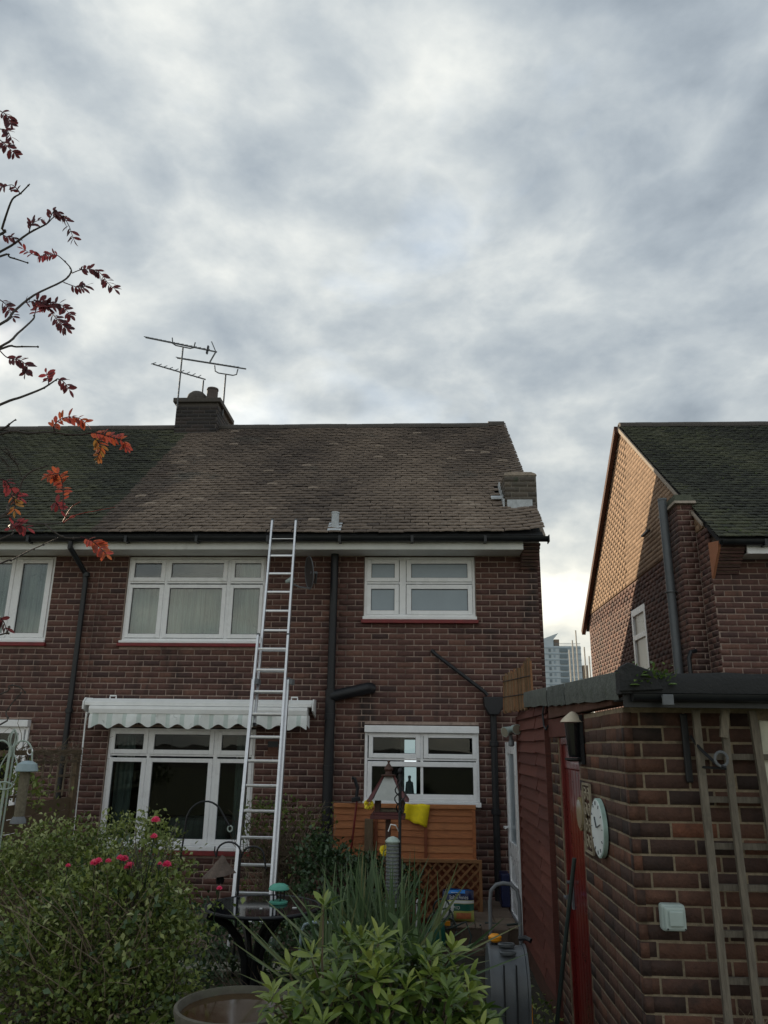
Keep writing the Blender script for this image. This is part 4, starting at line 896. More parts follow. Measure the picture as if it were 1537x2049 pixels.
for x in (-.515, .06, .615): MB().box(x-.018, x+.018, 9.52, 9.544, .974, 1.498, .2).build('batten', 'larch_dark' if x < .3 else 'larch', fp)
MB().box(-.64, -.545, 9.43, 9.51, .24, 1.385).build('fence_post', 'post_grey', label='square weathered fence post in front of the orange panel', cat='post', bevel=.006)
lt = thing('lattice_panel', 'brown diagonal lattice panel below the orange fence panel', 'trellis', (.06, 9.45, .45))
X0, X1, Z0, Z1 = -.55, .68, .405, .935
for sg in (1, -1):
    k = -8
    while k < 22:
        c = X0+k*.105; k += 1; pts = []
        for i in range(2):
            pass
        xa, xb = (c, c+(Z1-Z0)) if sg > 0 else (c+(Z1-Z0), c)   # 45 degree lath from bottom to top
        za, zb = Z0, Z1
        def clipx(x, xo, zo):
            if x < X0+.02: t_ = (X0+.02-x)/(xo-x); return X0+.02, t_
            if x > X1-.02: t_ = (X1-.02-x)/(xo-x); return X1-.02, t_
            return x, 0
        if max(xa, xb) < X0+.03 or min(xa, xb) > X1-.03: continue
        a2, ta = clipx(xa, xb, 0); b2, tb = clipx(xb, xa, 0)
        if ta > .97 or tb > .97: continue
        yl = 9.47 if sg > 0 else 9.483
        MB().bar((a2, yl, za+(zb-za)*ta), (b2, yl, zb-(zb-za)*tb), .024, .010, up=(0, 1, 0), tint=random.random()).build('lath', 'lattice', lt)
for (a, b, c, d) in ((X0-.01, X1+.01, Z1, Z1+.035), (X0-.01, X1+.01, Z0-.035, Z0), (X0-.01, X0+.025, Z0, Z1), (X1-.025, X1+.01, Z0, Z1)): MB().box(a, b, 9.455, 9.50, c, d, .9).build('rail', 'lattice', lt, bevel=.003)
MB().box(X0, X1, 9.56, 9.57, .3, .93).build('backing_board', 'larch_dark', fp)
br = thing('brush', 'red-handled brush leaning head up against the orange panel', 'brush', (-.77, 9.4, .9))
MB().tube([(-.83, 9.36, .62), (-.735, 9.48, 1.60)], .012, 8).build('handle', 'red_gloss', br, smooth=True)
MB().bar((-.80, 9.47, 1.585), (-.70, 9.49, 1.60), .045, .05).build('head', 'black_plastic', br, bevel=.008)
MB().tube([(-.745, 9.485, 1.60), (-.735, 9.49, 1.72), (-.77, 9.49, 1.82), (-.80, 9.48, 1.83)], .02, 8).build('bristles', 'black_iron', br)
# yellow cloth
m = MB(); n = 14; vs = []
for j in range(9):
    for i in range(n+1):
        u, v_ = i/n, j/8; x = -.20+.31*u-.05*v_*u+.01*v_; zb = 1.55-.16*v_-.09*v_*u; yy = 9.495-.018*math.sin(u*9+v_*2)-.012*v_*math.sin(u*17)
        vs.append((x, yy, zb+.006*math.sin(u*11)))
m.add(vs, [(j*(n+1)+i, j*(n+1)+i+1, (j+1)*(n+1)+i+1, (j+1)*(n+1)+i) for j in range(8) for i in range(n)])
yc = m.build('cloth', 'yellow_cloth', label='yellow cleaning cloth hanging over the orange panel', cat='cloth', smooth='full'); sdm = yc.modifiers.new('so', 'SOLIDIFY'); sdm.thickness = .004

# ------------------------------------------------------------------ bird table
bt = thing('bird_table', 'wooden bird table with pitched grey roof and red trim', 'bird table', (-.31, 7.9, .25))
MB().box(-.335, -.285, 7.875, 7.925, .2, 1.53).build('post', 'bird_brown', bt, bevel=.005)
MB().box(-.475, -.145, 7.74, 8.06, 1.53, 1.565).build('tray', 'bird_red', bt, bevel=.004)
MB().box(-.455, -.165, 7.76, 8.04, 1.566, 1.59).build('tray_rim', 'bird_red', bt, bevel=.004)
for x in (-.435, -.205):
    for y in (7.78, 7.99): MB().box(x, x+.05, y, y+.03, 1.591, 1.70).build('column', 'bird_brown', bt)
za, zb = 1.70, 1.905
f0, f1 = (-.51, -.11), (-.35, -.27)
for (y0, y1, sg) in ((7.70, 7.87, 1), (8.10, 7.93, -1)):
    m = MB().add([(f0[0]+.06, y0, za), (f0[1]-.06, y0, za), (f1[1], y1, zb), (f1[0], y1, zb), (f0[0]+.06, y0+.02*sg, za), (f0[1]-.06, y0+.02*sg, za), (f1[1], y1+.02*sg, zb), (f1[0], y1+.02*sg, zb)], [(0, 1, 2, 3), (7, 6, 5, 4), (0, 4, 5, 1), (1, 5, 6, 2), (2, 6, 7, 3), (3, 7, 4, 0)]); m.build('roof_panel', 'feeder_roof', bt)
for sg in (-1, 1):
    xo = -.31; m = MB().add([(xo+sg*.155, 7.69, za-.01), (xo+sg*.155, 8.11, za-.01), (xo+sg*.045, 7.93, zb), (xo+sg*.045, 7.87, zb), (xo+sg*.20, 7.68, za-.01), (xo+sg*.20, 8.12, za-.01), (xo+sg*.06, 7.94, zb+.01), (xo+sg*.06, 7.86, zb+.01)],
          [(0, 1, 2, 3), (7, 6, 5, 4), (0, 4, 5, 1), (1, 5, 6, 2), (2, 6, 7, 3), (3, 7, 4, 0)]); m.build('roof_side', 'bird_red', bt)
MB().lathe((-.31, 7.9, zb+.005), [(.07, 0), (.075, .012), (.035, .02), (.03, .045), (.045, .065), (.035, .085), (.012, .115), (.008, .125), (.016, .135), (.012, .145)], 18).build('finial', 'bird_brown', bt, smooth=True)
MB().box(-.40, -.22, 7.81, 7.99, 1.592, 1.615).build('seed_tray', 'seed', bt)
def flower(name, label, c, r, parent=None, m='yellow_petal', n=46, stem=None, cat='flower', grp=None):
    t = MB(); rr = random.Random(int(c[0]*997+c[2]*131))
    for k in range(n):
        ph = math.acos(1-2*(k+.5)/n); th = k*2.399; d = Vector((math.sin(ph)*math.cos(th), math.sin(ph)*math.sin(th), math.cos(ph))); a = d.orthogonal().normalized()*r*.30; e = d*r*(1+rr.uniform(-.12, .1)); c0 = Vector(c)
        t.add([c0+d*r*.3, c0+e*.75+a, c0+e, c0+e*.75-a], [(0, 1, 2, 3)], rr.random())
    if parent is None: return t.build(name, m, label=label, cat=cat, group=grp)
    return t.build(name, m, parent)
ff = flower('yellow_flower', 'yellow pompom bloom tucked under the bird table roof', (-.487, 7.72, 1.665), .052); ff2 = flower('yellow_flower', 'yellow pompom bloom below the bird table tray', (-.335, 7.75, 1.26), .052)
# crook pole with seed feeder
cp = thing('feeder_pole', 'black feeder pole with scroll top in front of the bird table', 'pole', (-.125, 5.0, .5))
MB().tube([(-.125, 5.0, .4), (-.125, 5.0, 2.03)], .0095, 8).build('pole', 'black_iron', cp); MB().lathe((-.125, 5.0, 2.03), [(.006, 0), (.014, .012), (.014, .024), (.005, .036)], 12).build('knob', 'black_iron', cp, smooth=True)
for s in (0, 1, 2):
    pts = [(-.125+(.012+.022*math.sin(t*.5))*math.cos(t*1.2+s*2.09), 5.0+.02*math.sin(t*1.2+s*2.09), 1.80+.20*t/6.28) for t in np.linspace(0, 6.28, 14)]; MB().tube(pts, .004, 5).build('twist', 'black_iron', cp, smooth=True)
MB().tube([(-.125, 5.0, 1.69), (-.15, 5.0, 1.735), (-.18, 5.0, 1.74), (-.195, 5.0, 1.70)], .004, 6).build('hook', 'alu', cp, smooth=True)
pf = thing('bird_feeder', 'green mesh peanut feeder hanging on the black pole', 'bird feeder', (-.168, 5.0, 1.4))
MB().lathe((-.168, 4.99, 1.31), [(.037, 0), (.037, .33)], 16).build('mesh_tube', 'mesh_feeder', pf, smooth=True)
m = MB()
for k in range(16): m.lathe((-.168, 4.99, 1.32+k*.02), [(.037, 0), (.0395, .003), (.0395, .007), (.037, .01)], 16)
m.build('mesh_rings', 'steel_grey', pf, smooth=True); MB().lathe((-.168, 4.99, 1.64), [(.043, 0), (.045, .008), (.03, .026), (.008, .034)], 16).build('lid', 'pale_green_metal', pf, smooth=True); MB().lathe((-.168, 4.99, 1.285), [(.02, 0), (.043, .008), (.043, .024)], 16).build('base', 'pale_green_metal', pf, smooth=True)
# pale green feeder station at left with tube feeder
fs_ = thing('feeder_station', 'pale green wrought feeder station at the left edge', 'feeder stand', (-2.6, 5.0, .5))
m = MB()
for dx, dy in ((-.012, 0), (.012, .01), (.0, -.012)): m.tube([(-2.61+dx, 5+dy, .4), (-2.60+dx, 5+dy, 2.17)], .006, 6)
m.build('stem', 'pale_green_metal', fs_)
for s in range(4):
    pts = [(-2.60+.03*math.sin(t)*math.cos(s*1.57), 5+.03*math.sin(t)*math.sin(s*1.57), 2.15+.12*t/3.14) for t in np.linspace(0, 3.14, 9)]; MB().tube(pts, .0045, 5).build('finial_wire', 'pale_green_metal', fs_, smooth=True)
for sg in (1, -1):
    pts = [(-2.60+sg*(.07-.07*math.cos(t)), 5, 2.10+.10*math.sin(t)) for t in np.linspace(0, 3.14, 12)]+[(-2.60+sg*.145, 5, 2.07), (-2.60+sg*.155, 5, 2.055), (-2.60+sg*.17, 5, 2.065)]
    MB().tube(pts, .0055, 6).build('arm', 'pale_green_metal', fs_, smooth=True)
    MB().tube([(-2.60+sg*(.02+.04*math.sin(t)), 5, 2.12-.22*t/3.14) for t in np.linspace(0, 3.0, 10)], .004, 5).build('scroll', 'pale_green_metal', fs_, smooth=True)
MB().tube([(-2.60+.055*math.cos(t), 4.97, 1.93+.022*math.sin(t)) for t in np.linspace(0, 6.28, 16)], .005, 5).build('cup_ring', 'pale_green_metal', fs_, smooth=True)
tf = thing('bird_feeder', 'tube seed feeder under a blue-grey dome at left', 'bird feeder', (-2.48, 5.0, 1.7))
MB().tube([(-2.478+.017*math.cos(t), 5, 2.135+.02*math.sin(t)) for t in np.linspace(0, 6.28, 14)], .004, 5).build('ring', 'alu', tf, smooth=True); MB().tube([(-2.478, 5, 2.115), (-2.482, 5, 2.06)], .004, 5).build('stem', 'black_iron', tf)
MB().lathe((-2.484, 5.0, 2.015), [(.068, 0), (.070, .004), (.058, .045), (.030, .062), (.006, .065)], 22).build('dome', 'blue_grey', tf, smooth=True)
MB().lathe((-2.490, 5.0, 1.75), [(.031, 0), (.031, .265)], 16).build('tube', 'seed', tf, smooth=True); MB().lathe((-2.492, 5.0, 1.71), [(.048, 0), (.045, .02), (.032, .04)], 18).build('base', 'steel_grey', tf, smooth=True)
# hooks by the table
c1 = thing('shepherd_hook', 'thin black arched hook in front of the living room window', 'hook', (-1.9, 6.6, .3))
MB().tube([(-1.98, 6.6, .3), (-1.93, 6.6, 1.2), (-1.90, 6.6, 1.55)]+[(-1.745-.155*math.cos(t), 6.6, 1.58+.165*math.sin(t)) for t in np.linspace(.1, 2.6, 12)]+[(-1.54, 6.6, 1.56)], .0075, 7).build('rod', 'black_iron', c1, smooth=True)
MB().tube([(-1.535+.02*math.cos(t), 6.6, 1.54+.022*math.sin(t)) for t in np.linspace(0, 6.28, 12)], .006, 6).build('eye', 'pale_green_metal', c1, smooth=True)
c2 = thing('shepherd_hook', 'double-armed black crook behind the glass table', 'hook', (-1.46, 6.65, .3))
MB().tube([(-1.455, 6.65, .3), (-1.45, 6.65, 1.35)], .010, 8).build('pole', 'black_iron', c2)
MB().tube([(-1.45, 6.65, 1.33)]+[(-1.545+.095*math.cos(t), 6.65, 1.36+.075*math.sin(t)) for t in np.linspace(0, 3.0, 12)]+[(-1.645, 6.65, 1.32)], .0075, 7).build('arm', 'black_iron', c2, smooth=True)
MB().tube([(-1.45, 6.65, 1.32)]+[(-1.345-.09*math.cos(t), 6.65, 1.33+.075*math.sin(t)) for t in np.linspace(0, 2.7, 12)]+[(-1.235, 6.65, 1.24)], .0075, 7).build('arm', 'black_iron', c2, smooth=True)
bl = thing('bird_feeder', 'rusty bell-shaped feeder hanging from the black crook', 'bird feeder', (-1.61, 6.65, 1.2))
m = MB(); seg = 24; prof = [(.012, .12), (.035, .105), (.055, .07), (.075, .045), (.115, .0), (.125, -.012)]
for i, (r_, z_) in enumerate(prof):
    for k in range(seg):
        t = 2*math.pi*k/seg; wv = 1+(.10*math.cos(6*t) if i > 2 else .04*math.cos(12*t)); m.v.append((-1.61+r_*wv*math.cos(t), 6.65+r_*wv*math.sin(t), 1.20+z_+.02*math.cos(t)))
for i in range(len(prof)-1):
    for k in range(seg): m.f.append((i*seg+k, i*seg+(k+1) % seg, (i+1)*seg+(k+1) % seg, (i+1)*seg+k)); m.t.append(0)
m.build('bell', 'rust', bl, smooth='full'); MB().tube([(-1.645, 6.65, 1.33), (-1.66, 6.65, 1.36), (-1.66, 6.65, 1.40)], .006, 5).build('hanger', 'black_iron', bl); MB().lathe((-1.60, 6.65, 1.13), [(.03, 0), (.035, .03), (.02, .06)], 12).build('clapper', 'black_iron', bl)

# ------------------------------------------------------------------ glass table with teal bird bath
tb = thing('patio_table', 'round black glass patio table on curved black legs', 'table', (-1.16, 6.2, .3))
MB().lathe((-1.16, 6.2, 1.048), [(.405, 0), (.41, .004), (.41, .012)], 48).build('glass_top', 'glass_black', tb, smooth=True)
MB().tube([(-1.16+.415*math.cos(t), 6.2+.415*math.sin(t), 1.052) for t in np.linspace(0, 2*math.pi, 49)], .013, 8).build('rim', 'black_iron', tb, smooth=True)
for k in range(4):
    a = .6+k*math.pi/2; pts = [(-1.22+q*math.cos(a), 6.2+q*math.sin(a), z) for q, z in ((.37, 1.03), (.30, 1.01), (.20, .95), (.11, .85), (.06, .72), (.05, .55), (.09, .42), (.2, .33), (.28, .30))]
    MB().tube(pts, .028, 8).build('leg', 'black_iron', tb, smooth=True)
bd = thing('bird_drinker', 'teal domed drinker standing on the glass table', 'drinker', (-1.06, 6.28, 1.06))
MB().lathe((-1.06, 6.28, 1.155), [(.075, 0), (.078, .006), (.068, .025), (.045, .038), (.01, .044)], 22).build('dome', 'teal', bd, smooth=True); MB().lathe((-1.06, 6.28, 1.062), [(.068, 0), (.07, .012), (.055, .02)], 22).build('dish', 'teal', bd, smooth=True)
m = MB()
for k in range(4): m.tube([(-1.06+.04*math.cos(k*1.57+.5), 6.28+.04*math.sin(k*1.57+.5), 1.08), (-1.06+.045*math.cos(k*1.57+.5), 6.28+.045*math.sin(k*1.57+.5), 1.156)], .006, 6)
m.build('struts', 'black_plastic', bd)
for (x, y, lab, w_) in ((-1.16, 6.07, 'tiny white scrap lying on the front of the glass table', .012), (-.93, 6.12, 'white scrap lying at the right of the glass table', .02)): MB().box(x, x+w_*1.5, y, y+.02, 1.0605, 1.065).build('scrap', 'print_white', label=lab, cat='litter')
# pale blue tubular chair behind the spiky plant
MB().tube([(-1.02, 7.2, .35), (-1.01, 7.2, .68), (-.985, 7.2, .735), (-.93, 7.2, .755), (-.63, 7.2, .755), (-.58, 7.2, .735), (-.565, 7.2, .68), (-.56, 7.2, .35)], .012, 8).build('garden_chair_frame', 'blue_grey', label='pale blue tubular frame behind the spiky plant', cat='chair', smooth=True)

# ------------------------------------------------------------------ low garden wall, tub, pots
lw = thing('garden_wall', 'low mossy stone block wall behind the table', 'wall', (-1.5, 6.95, .25))
for k in range(2):
    x = -3.0+.12*k
    while x < -.35:
        L_ = random.uniform(.24, .34); MB().box(x, x+L_-.012, 6.86+random.uniform(-.008, .008), 7.05, .20+k*.115, .305+k*.115, random.random()).build('stone_block', 'stone', lw, bevel=.008); x += L_
x = -3.05
while x < -.3: MB().box(x, x+.44, 6.83, 7.08, .435, .475+random.uniform(-.004, .004), random.random()).build('coping_slab', 'stone', lw, bevel=.008); x += .45
tub = thing('water_tub', 'round stone tub of brown water in the front bed', 'tub', (-.83, 3.95, .62))
MB().lathe((-.83, 3.95, .62), [(.20, -.1), (.23, .1), (.262, .32), (.275, .40), (.285, .435), (.283, .447), (.268, .45), (.258, .435), (.25, .36), (.24, .30), (.001, .28)], 44, closed=False).build('basin', 'tub', tub, smooth=True)
wt = MB().lathe((-.83, 3.95, 1.040), [(.001, 0), (.2515, .001)], 44, closed=False).build('water', 'water', tub, smooth=True)
MB().lathe((-2.03, 5.25, .55), [(.13, 0), (.165, .17), (.175, .18), (.175, .20), (.16, .20), (.15, .17)], 26, closed=False).build('bucket', 'blue_tub', label='dark blue tub half hidden under the left bush', cat='bucket', smooth=True)
MB().tube([(-1.50+.12*math.cos(t), 4.9+.12*math.sin(t), .80) for t in np.linspace(0, 6.28, 28)], .011, 8).build('pot_rim', 'sill_white', label='white pot rim showing through the left bush', cat='pot', smooth=True)
# bag of compost
bg = thing('compost_bag', 'blue and white compost bag standing on the step', 'bag', (.40, 8.95, .445))
def bagpt(u, v_):                                # u across 0..1, v up 0..1, front face
    wv = 1-.06*v_; x = .385+(u-.5)*.345*wv+.012*v_; z = .45+.285*v_+.012*math.sin(u*3.1)*v_
    bul = (1-(2*u-1)**4)*(1-(2*v_-1)**4); y = 8.93-.065*bul+.03*v_-.006*math.sin(u*14+v_*9)*(.3+v_); return (x, y, z)
bands = [(0, .10, 'bag_lime'), (.10, .36, 'bag_lime'), (.36, .58, 'bag_green'), (.58, .70, 'bag_lime'), (.70, 1.0, 'bag_blue')]
def bagpatch(u0, u1, v0, v1, m_, nm, off=0., nu=14, nv=5):
    vs = [tuple(Vector(bagpt(u0+(u1-u0)*i/nu, v0+(v1-v0)*j/nv))+Vector((0, -off, 0))) for j in range(nv+1) for i in range(nu+1)]
    MB().add(vs, [(j*(nu+1)+i, j*(nu+1)+i+1, (j+1)*(nu+1)+i+1, (j+1)*(nu+1)+i) for j in range(nv) for i in range(nu)]).build(nm, m_, bg, smooth='full')
for v0, v1, m_ in bands: bagpatch(0, 1, v0, v1, m_, 'front')
bagpatch(0, .36, .0, .66, 'bag_white', 'white_panel', .002); bagpatch(.30, 1, .60, .69, 'print_white', 'white_band', .0025, 10, 2); bagpatch(.45, .9, .10, .30, 'bag_orange', 'picture', .002)
bagpatch(.16, .72, .90, 1.0, 'bag_cyan', 'blue_fold', .012)
m = MB(); nu = 10
back = [(bagpt(u, v_)[0], 9.02+.0*v_, bagpt(u, v_)[2]) for v_ in (0, .25, .5, .75, 1) for u in (0, .25, .5, .75, 1)]
m.add(back, [(j*5+i, j*5+i+1, (j+1)*5+i+1, (j+1)*5+i) for j in range(4) for i in range(4)])
for u in (0, 1):
    f_ = [bagpt(u, v_) for v_ in (0, .25, .5, .75, 1)]; b_ = [(p[0], 9.02, p[2]) for p in f_]; m.add(f_+b_, [(i, i+1, 6+i, 5+i) for i in range(4)])
tp = [bagpt(u, 1) for u in (0, .25, .5, .75, 1)]; m.add(tp+[(p[0], 9.02, p[2]) for p in tp], [(i, i+1, 6+i, 5+i) for i in range(4)]); m.build('back', 'bag_blue', bg)
m = MB(); m.add([(.24, 8.955, .735), (.31, 8.95, .765), (.42, 8.95, .742), (.50, 8.95, .752), (.545, 8.955, .735), (.50, 8.99, .73), (.30, 8.99, .73)], [(0, 1, 2, 3, 4, 5, 6)]); m.build('crimped_top', 'bag_cyan', bg)
def lettering(txt, size, loc, rot, m_, parent, name='lettering', ax=1.):
    cu = bpy.data.curves.new(name, 'FONT'); cu.body = txt; cu.size = size; cu.align_x = 'CENTER'; cu.extrude = .0006; o = bpy.data.objects.new(name, cu); COL.objects.link(o)
    dg = bpy.context.evaluated_depsgraph_get(); me = bpy.data.meshes.new_from_object(o.evaluated_get(dg)); bpy.data.objects.remove(o); me.materials.clear(); me.materials.append(MAT[m_])
    ob = bpy.data.objects.new(name, me); put(ob, parent, loc); ob.rotation_euler = rot; ob.scale = (ax, 1, 1); return ob
lettering('John Innes', .052, (.40, bagpt(.5, .8)[1]-.004, bagpt(.5, .73)[2]), (R(84), 0, R(0)), 'print_white', bg, ax=.9)
lettering('BIO', .042, (.375, bagpt(.5, .45)[1]-.004, bagpt(.5, .41)[2]), (R(90), 0, 0), 'print_white', bg)
m = MB(); m.bar((.32, bagpt(.4, .9)[1]-.016, .728), (.40, bagpt(.5, .9)[1]-.016, .724), .003, .012, up=(0, 1, 0)); m.bar((.36, bagpt(.5, .87)[1]-.006, .706), (.42, bagpt(.5, .87)[1]-.006, .705), .003, .008, up=(0, 1, 0)); m.build('print', 'print_white', bg)
# hose coil in front of the bag and on the step
hs = thing('garden_hose', 'dark green hose coiled beside the compost bag', 'hose', (.3, 8.75, .45))
m = MB()
for k in range(3):
    c = Vector((.215+.03*k, 8.72-.05*k, .60-.08*k)); m.tube([c+Vector((.085*math.cos(t), .02*math.sin(t*2), .095*math.sin(t))) for t in np.linspace(0, 6.1, 20)], .010, 6)
m.tube([(.30, 8.6, .45), (.45, 8.55, .52), (.50, 8.5, .40), (.46, 8.45, .30)], .010, 6); m.build('coil', 'hose', hs, smooth=True)
MB().tube([(.60, 8.75, .455), (.72, 8.72, .455), (.80+.0, 8.8, .455), (.70, 8.85, .456), (.66, 8.78, .468), (.85, 8.76, .456), (1.0, 8.85, .456)], .010, 6).build('trailing_end', 'hose', hs, smooth=True)
MB().box(.245, .30, 8.7, 8.73, .452, .49).build('nozzle', 'yellow_plastic', hs)
bb = thing('garden_container', 'dark teal plastic container with a handle beside the compost bag', 'container', (.15, 8.6, .3))
MB().lathe((.16, 8.6, .262), [(.085, 0), (.09, .02), (.085, .2), (.07, .24)], 20).build('body', 'bag_green', bb, smooth=True); MB().tube([(.13+.06*math.cos(t), 8.6, .50+.07*math.sin(t)) for t in np.linspace(0, 3.14, 10)], .010, 6).build('handle', 'hose', bb, smooth=True)
MB().tube([(-.02+.022*math.cos(t), 8.9, .62+.03*math.sin(t)) for t in np.linspace(0, 3.5, 10)]+[(.0-.045, 8.9, .3)], .009, 6).build('cane_handle', 'sill_white', label='white crook-topped cane by the lattice panel', cat='cane', smooth=True)
MB().prism([(.62, .27), (.84, .27), (.86, .50), (.60, .50)], 'y', 8.35, 8.6).build('plant_trough', 'paving', label='brown square trough beside the hose cart', cat='planter', bevel=.01)
MB().box(.92, 1.02, 9.7, 9.95, .45, .80).build('storage_box', 'bag_blue', label='dark blue box by the back door', cat='box', bevel=.01)

# ------------------------------------------------------------------ wheeled hose cart
hc = thing('hose_cart', 'grey wheeled hose cart with tall tube handle and yellow knob', 'hose cart', (.56, 5.5, .3))
m = MB(); prof = []
for t in np.linspace(R(-25), R(205), 18): prof.append((5.5-.21*math.cos(t), .74+.25*math.sin(t)))
prof += [(5.66, .42), (5.34, .42)]
m.prism(prof, 'x', .435, .645); m.build('drum_housing', 'grey_plastic', hc, smooth=True, bevel=.02)
for x in (.422, .6475): MB().prism([(p[0]+(p[0]-5.5)*.04, p[1]+(p[1]-.74)*.04) for p in prof], 'x', x, x+.015).build('side_plate', 'grey_plastic', hc, smooth=True, bevel=.005)
for (y, z) in ((5.46, 1.003), (5.385, .975)): MB().lathe((.54, y, z-.012), [(.048, 0), (.055, .014), (.048, .022), (.044, .018)], 22, sy=.45, closed=False).build('opening_rim', 'grey_plastic', hc, smooth=True); MB().lathe((.54, y, z+.0), [(.05, 0), (.001, .001)], 20, sy=.42, closed=False).build('opening', 'black_iron', hc)
for x in (.50, .575): MB().box(x, x+.008, 5.275, 5.30, .62, .93).build('groove', 'black_plastic', hc)
MB().tube([(.455, 5.62, .50), (.455, 5.60, 1.22), (.465, 5.60, 1.29), (.50, 5.60, 1.325), (.545, 5.60, 1.335), (.595, 5.60, 1.33), (.635, 5.60, 1.295), (.648, 5.60, 1.22), (.652, 5.62, .50)], .0125, 10).build('handle', 'steel_grey', hc, smooth=True)
MB().lathe((.475, 5.52, 1.005), [(.022, 0), (.034, .01), (.036, .03), (.02, .045)], 14, sx=1.2).build('knob', 'yellow_plastic', hc, smooth=True)
MB().lathe((.47, 5.53, .985), [(.02, 0), (.02, .02)], 12).build('knob_stem', 'black_plastic', hc)
MB().tube([(.63, 5.55, 1.02), (.67, 5.53, 1.03), (.70, 5.5, 1.02)], .015, 8).build('tap', 'black_plastic', hc, smooth=True)
for x in (.388, .668): 
    wp = [(5.62+.13*math.cos(2*math.pi*k/28), .43+.13*math.sin(2*math.pi*k/28)) for k in range(28)]; wh = MB().prism(wp, 'x', x, x+.03).build('wheel', 'black_plastic', hc, smooth=True)
    if x > .5: MB().prism([(5.62+.07*math.cos(2*math.pi*k/24), .43+.07*math.sin(2*math.pi*k/24)) for k in range(24)], 'x', x+.0305, x+.036).build('hub', 'yellow_plastic', wh)
MB().box(.664, .676, 5.36, 5.40, .56, .70).build('latch', 'yellow_plastic', hc); MB().tube([(.645, 5.32, .55), (.655, 5.30, .30)], .010, 8).build('front_leg', 'alu', hc)
MB().tube([(.655, 5.35, .30), (.42, 5.35, .30)], .012, 8).build('foot_bar', 'black_iron', hc)

# ------------------------------------------------------------------ boundary trellis on the left
bt_ = thing('boundary_trellis', 'old brown trellis with dead stems on the left boundary', 'trellis', (-4.3, 9.0, 1.5))
for i in range(9): y = 8.22+i*.19; MB().box(-4.285, -4.272, y, y+.026, 1.58, 2.04, random.random()).build('slat', 'twig_pale', bt_)
for z in (1.62, 1.79, 1.95): MB().box(-4.30, -4.286, 8.15, 9.9, z, z+.026).build('rail', 'twig_pale', bt_)
MB().box(-4.33, -4.27, 9.86, 9.95, .2, 2.05).build('post', 'post_grey', bt_); MB().box(-4.34, -4.26, 8.1, 9.95, 2.05, 2.10).build('cap', 'post_grey', bt_)
for k in range(9): MB().box(-4.32, -4.30, 8.1, 9.86, .25+k*.145, .385+k*.145).build('board', 'post_grey', bt_)

# ------------------------------------------------------------------ plants
SL_V = np.array([(0, 0, 0), (.5, .5, .14), (0, 1, -.08), (-.5, .5, .14)]); SL_F = np.array([(0, 1, 2, 3)])
def leaf_shape(w, fold=.1, droop=.12):
    v = []
    for y, ww in ((.0, .16), (.3, .86), (.62, 1.0), (.86, .62), (1., .08)):
        z = -droop*y*y
        v += [(-w/2*ww, y, z+fold*w*ww), (0, y, z), (w/2*ww, y, z+fold*w*ww)]
    return np.array(v), np.array([(3*i+j, 3*i+j+1, 3*i+j+4, 3*i+j+3) for i in range(4) for j in (0, 1)])
def unit(a): return a/np.maximum(np.linalg.norm(a, axis=-1, keepdims=True), 1e-9)
def frames(d, n, sx, sy):
    """long axis d, face normal n; returns (k,3,3) with columns width, length, normal"""
    d = unit(d); x = unit(np.cross(d, n)); z = np.cross(x, d); sx = np.asarray(sx)[:, None]; sy = np.asarray(sy)[:, None]
    return np.stack([x*sx, d*sy, z*sy], 2)
def rdir(n): return unit(rng.normal(size=(n, 3)))
def blob_points(blobs, nclump, per, spread, flat=.75, shell=.35):
    """leaf positions gathered in clumps that follow the surface of a few uneven ellipsoids"""
    global CL
    P = []; Dv = []; CL = []; vol = np.array([b[1][0]*b[1][1]*b[1][2] for b in blobs])**(2/3); pr = vol/vol.sum()
    for i in range(nclump):
        b = blobs[rng.choice(len(blobs), p=pr)]; u = rdir(1)[0]
        if u[2] < -.35: u[2] *= -1
        q = 1-shell*rng.random()**1.6+rng.normal(0, .05); c = np.array(b[0])+u*np.array(b[1])*q
        k = max(3, int(per*rng.uniform(.4, 1.5))); s = spread*rng.uniform(.6, 1.4)
        p = c+rng.normal(size=(k, 3))*s*np.array([1, 1, flat]); P.append(p); Dv.append(np.repeat(u[None], k, 0)); CL.append(np.full(k, rng.random()))
    CL = np.concatenate(CL); return np.concatenate(P), np.concatenate(Dv)
def foliage(parent, name, P, out, size, m, tint_lo, tint_hi, shape=None, wr=.55, kind='stuff', clump=True):
    n = len(P); d = unit(out*.6+rng.normal(size=(n, 3))*.75+np.array([0, 0, .1])); nr = unit(np.array([0, 0, 1.])+out*.5+rng.normal(size=(n, 3))*.55)
    s = size*rng.uniform(.6, 1.3, n); T = frames(d, nr, s*wr if shape is None else s, s); cl = CL if clump and len(CL) == n else rng.random(n); t = np.clip(tint_lo+(tint_hi-tint_lo)*(.6*cl+.4*rng.random(n)), 0, .999)
    V, Fc = (SL_V, SL_F) if shape is None else shape
    return scatter(name, V, Fc, T, P, t, m, parent, kind)
def stems(parent, name, base, tips, r0, r1, m, bend=.15, kind=None, seg=5):
    b = MB()
    for k, tp in enumerate(tips):
        p0 = Vector(base[k % len(base)])+Vector((random.gauss(0, .04), random.gauss(0, .04), 0)); tp = Vector(tp); pts = []
        o = Vector((random.gauss(0, bend), random.gauss(0, bend), random.gauss(0, bend*.5)))
        for i in range(6):
            q = i/5; pts.append(p0.lerp(tp, q)+o*math.sin(q*math.pi)+Vector((0, 0, .06*math.sin(q*math.pi))))
        b.tube(pts, [r0+(r1-r0)*i/5 for i in range(6)], seg, random.random())
    ob = b.build(name, m, parent)
    if kind: ob['kind'] = kind
    return ob

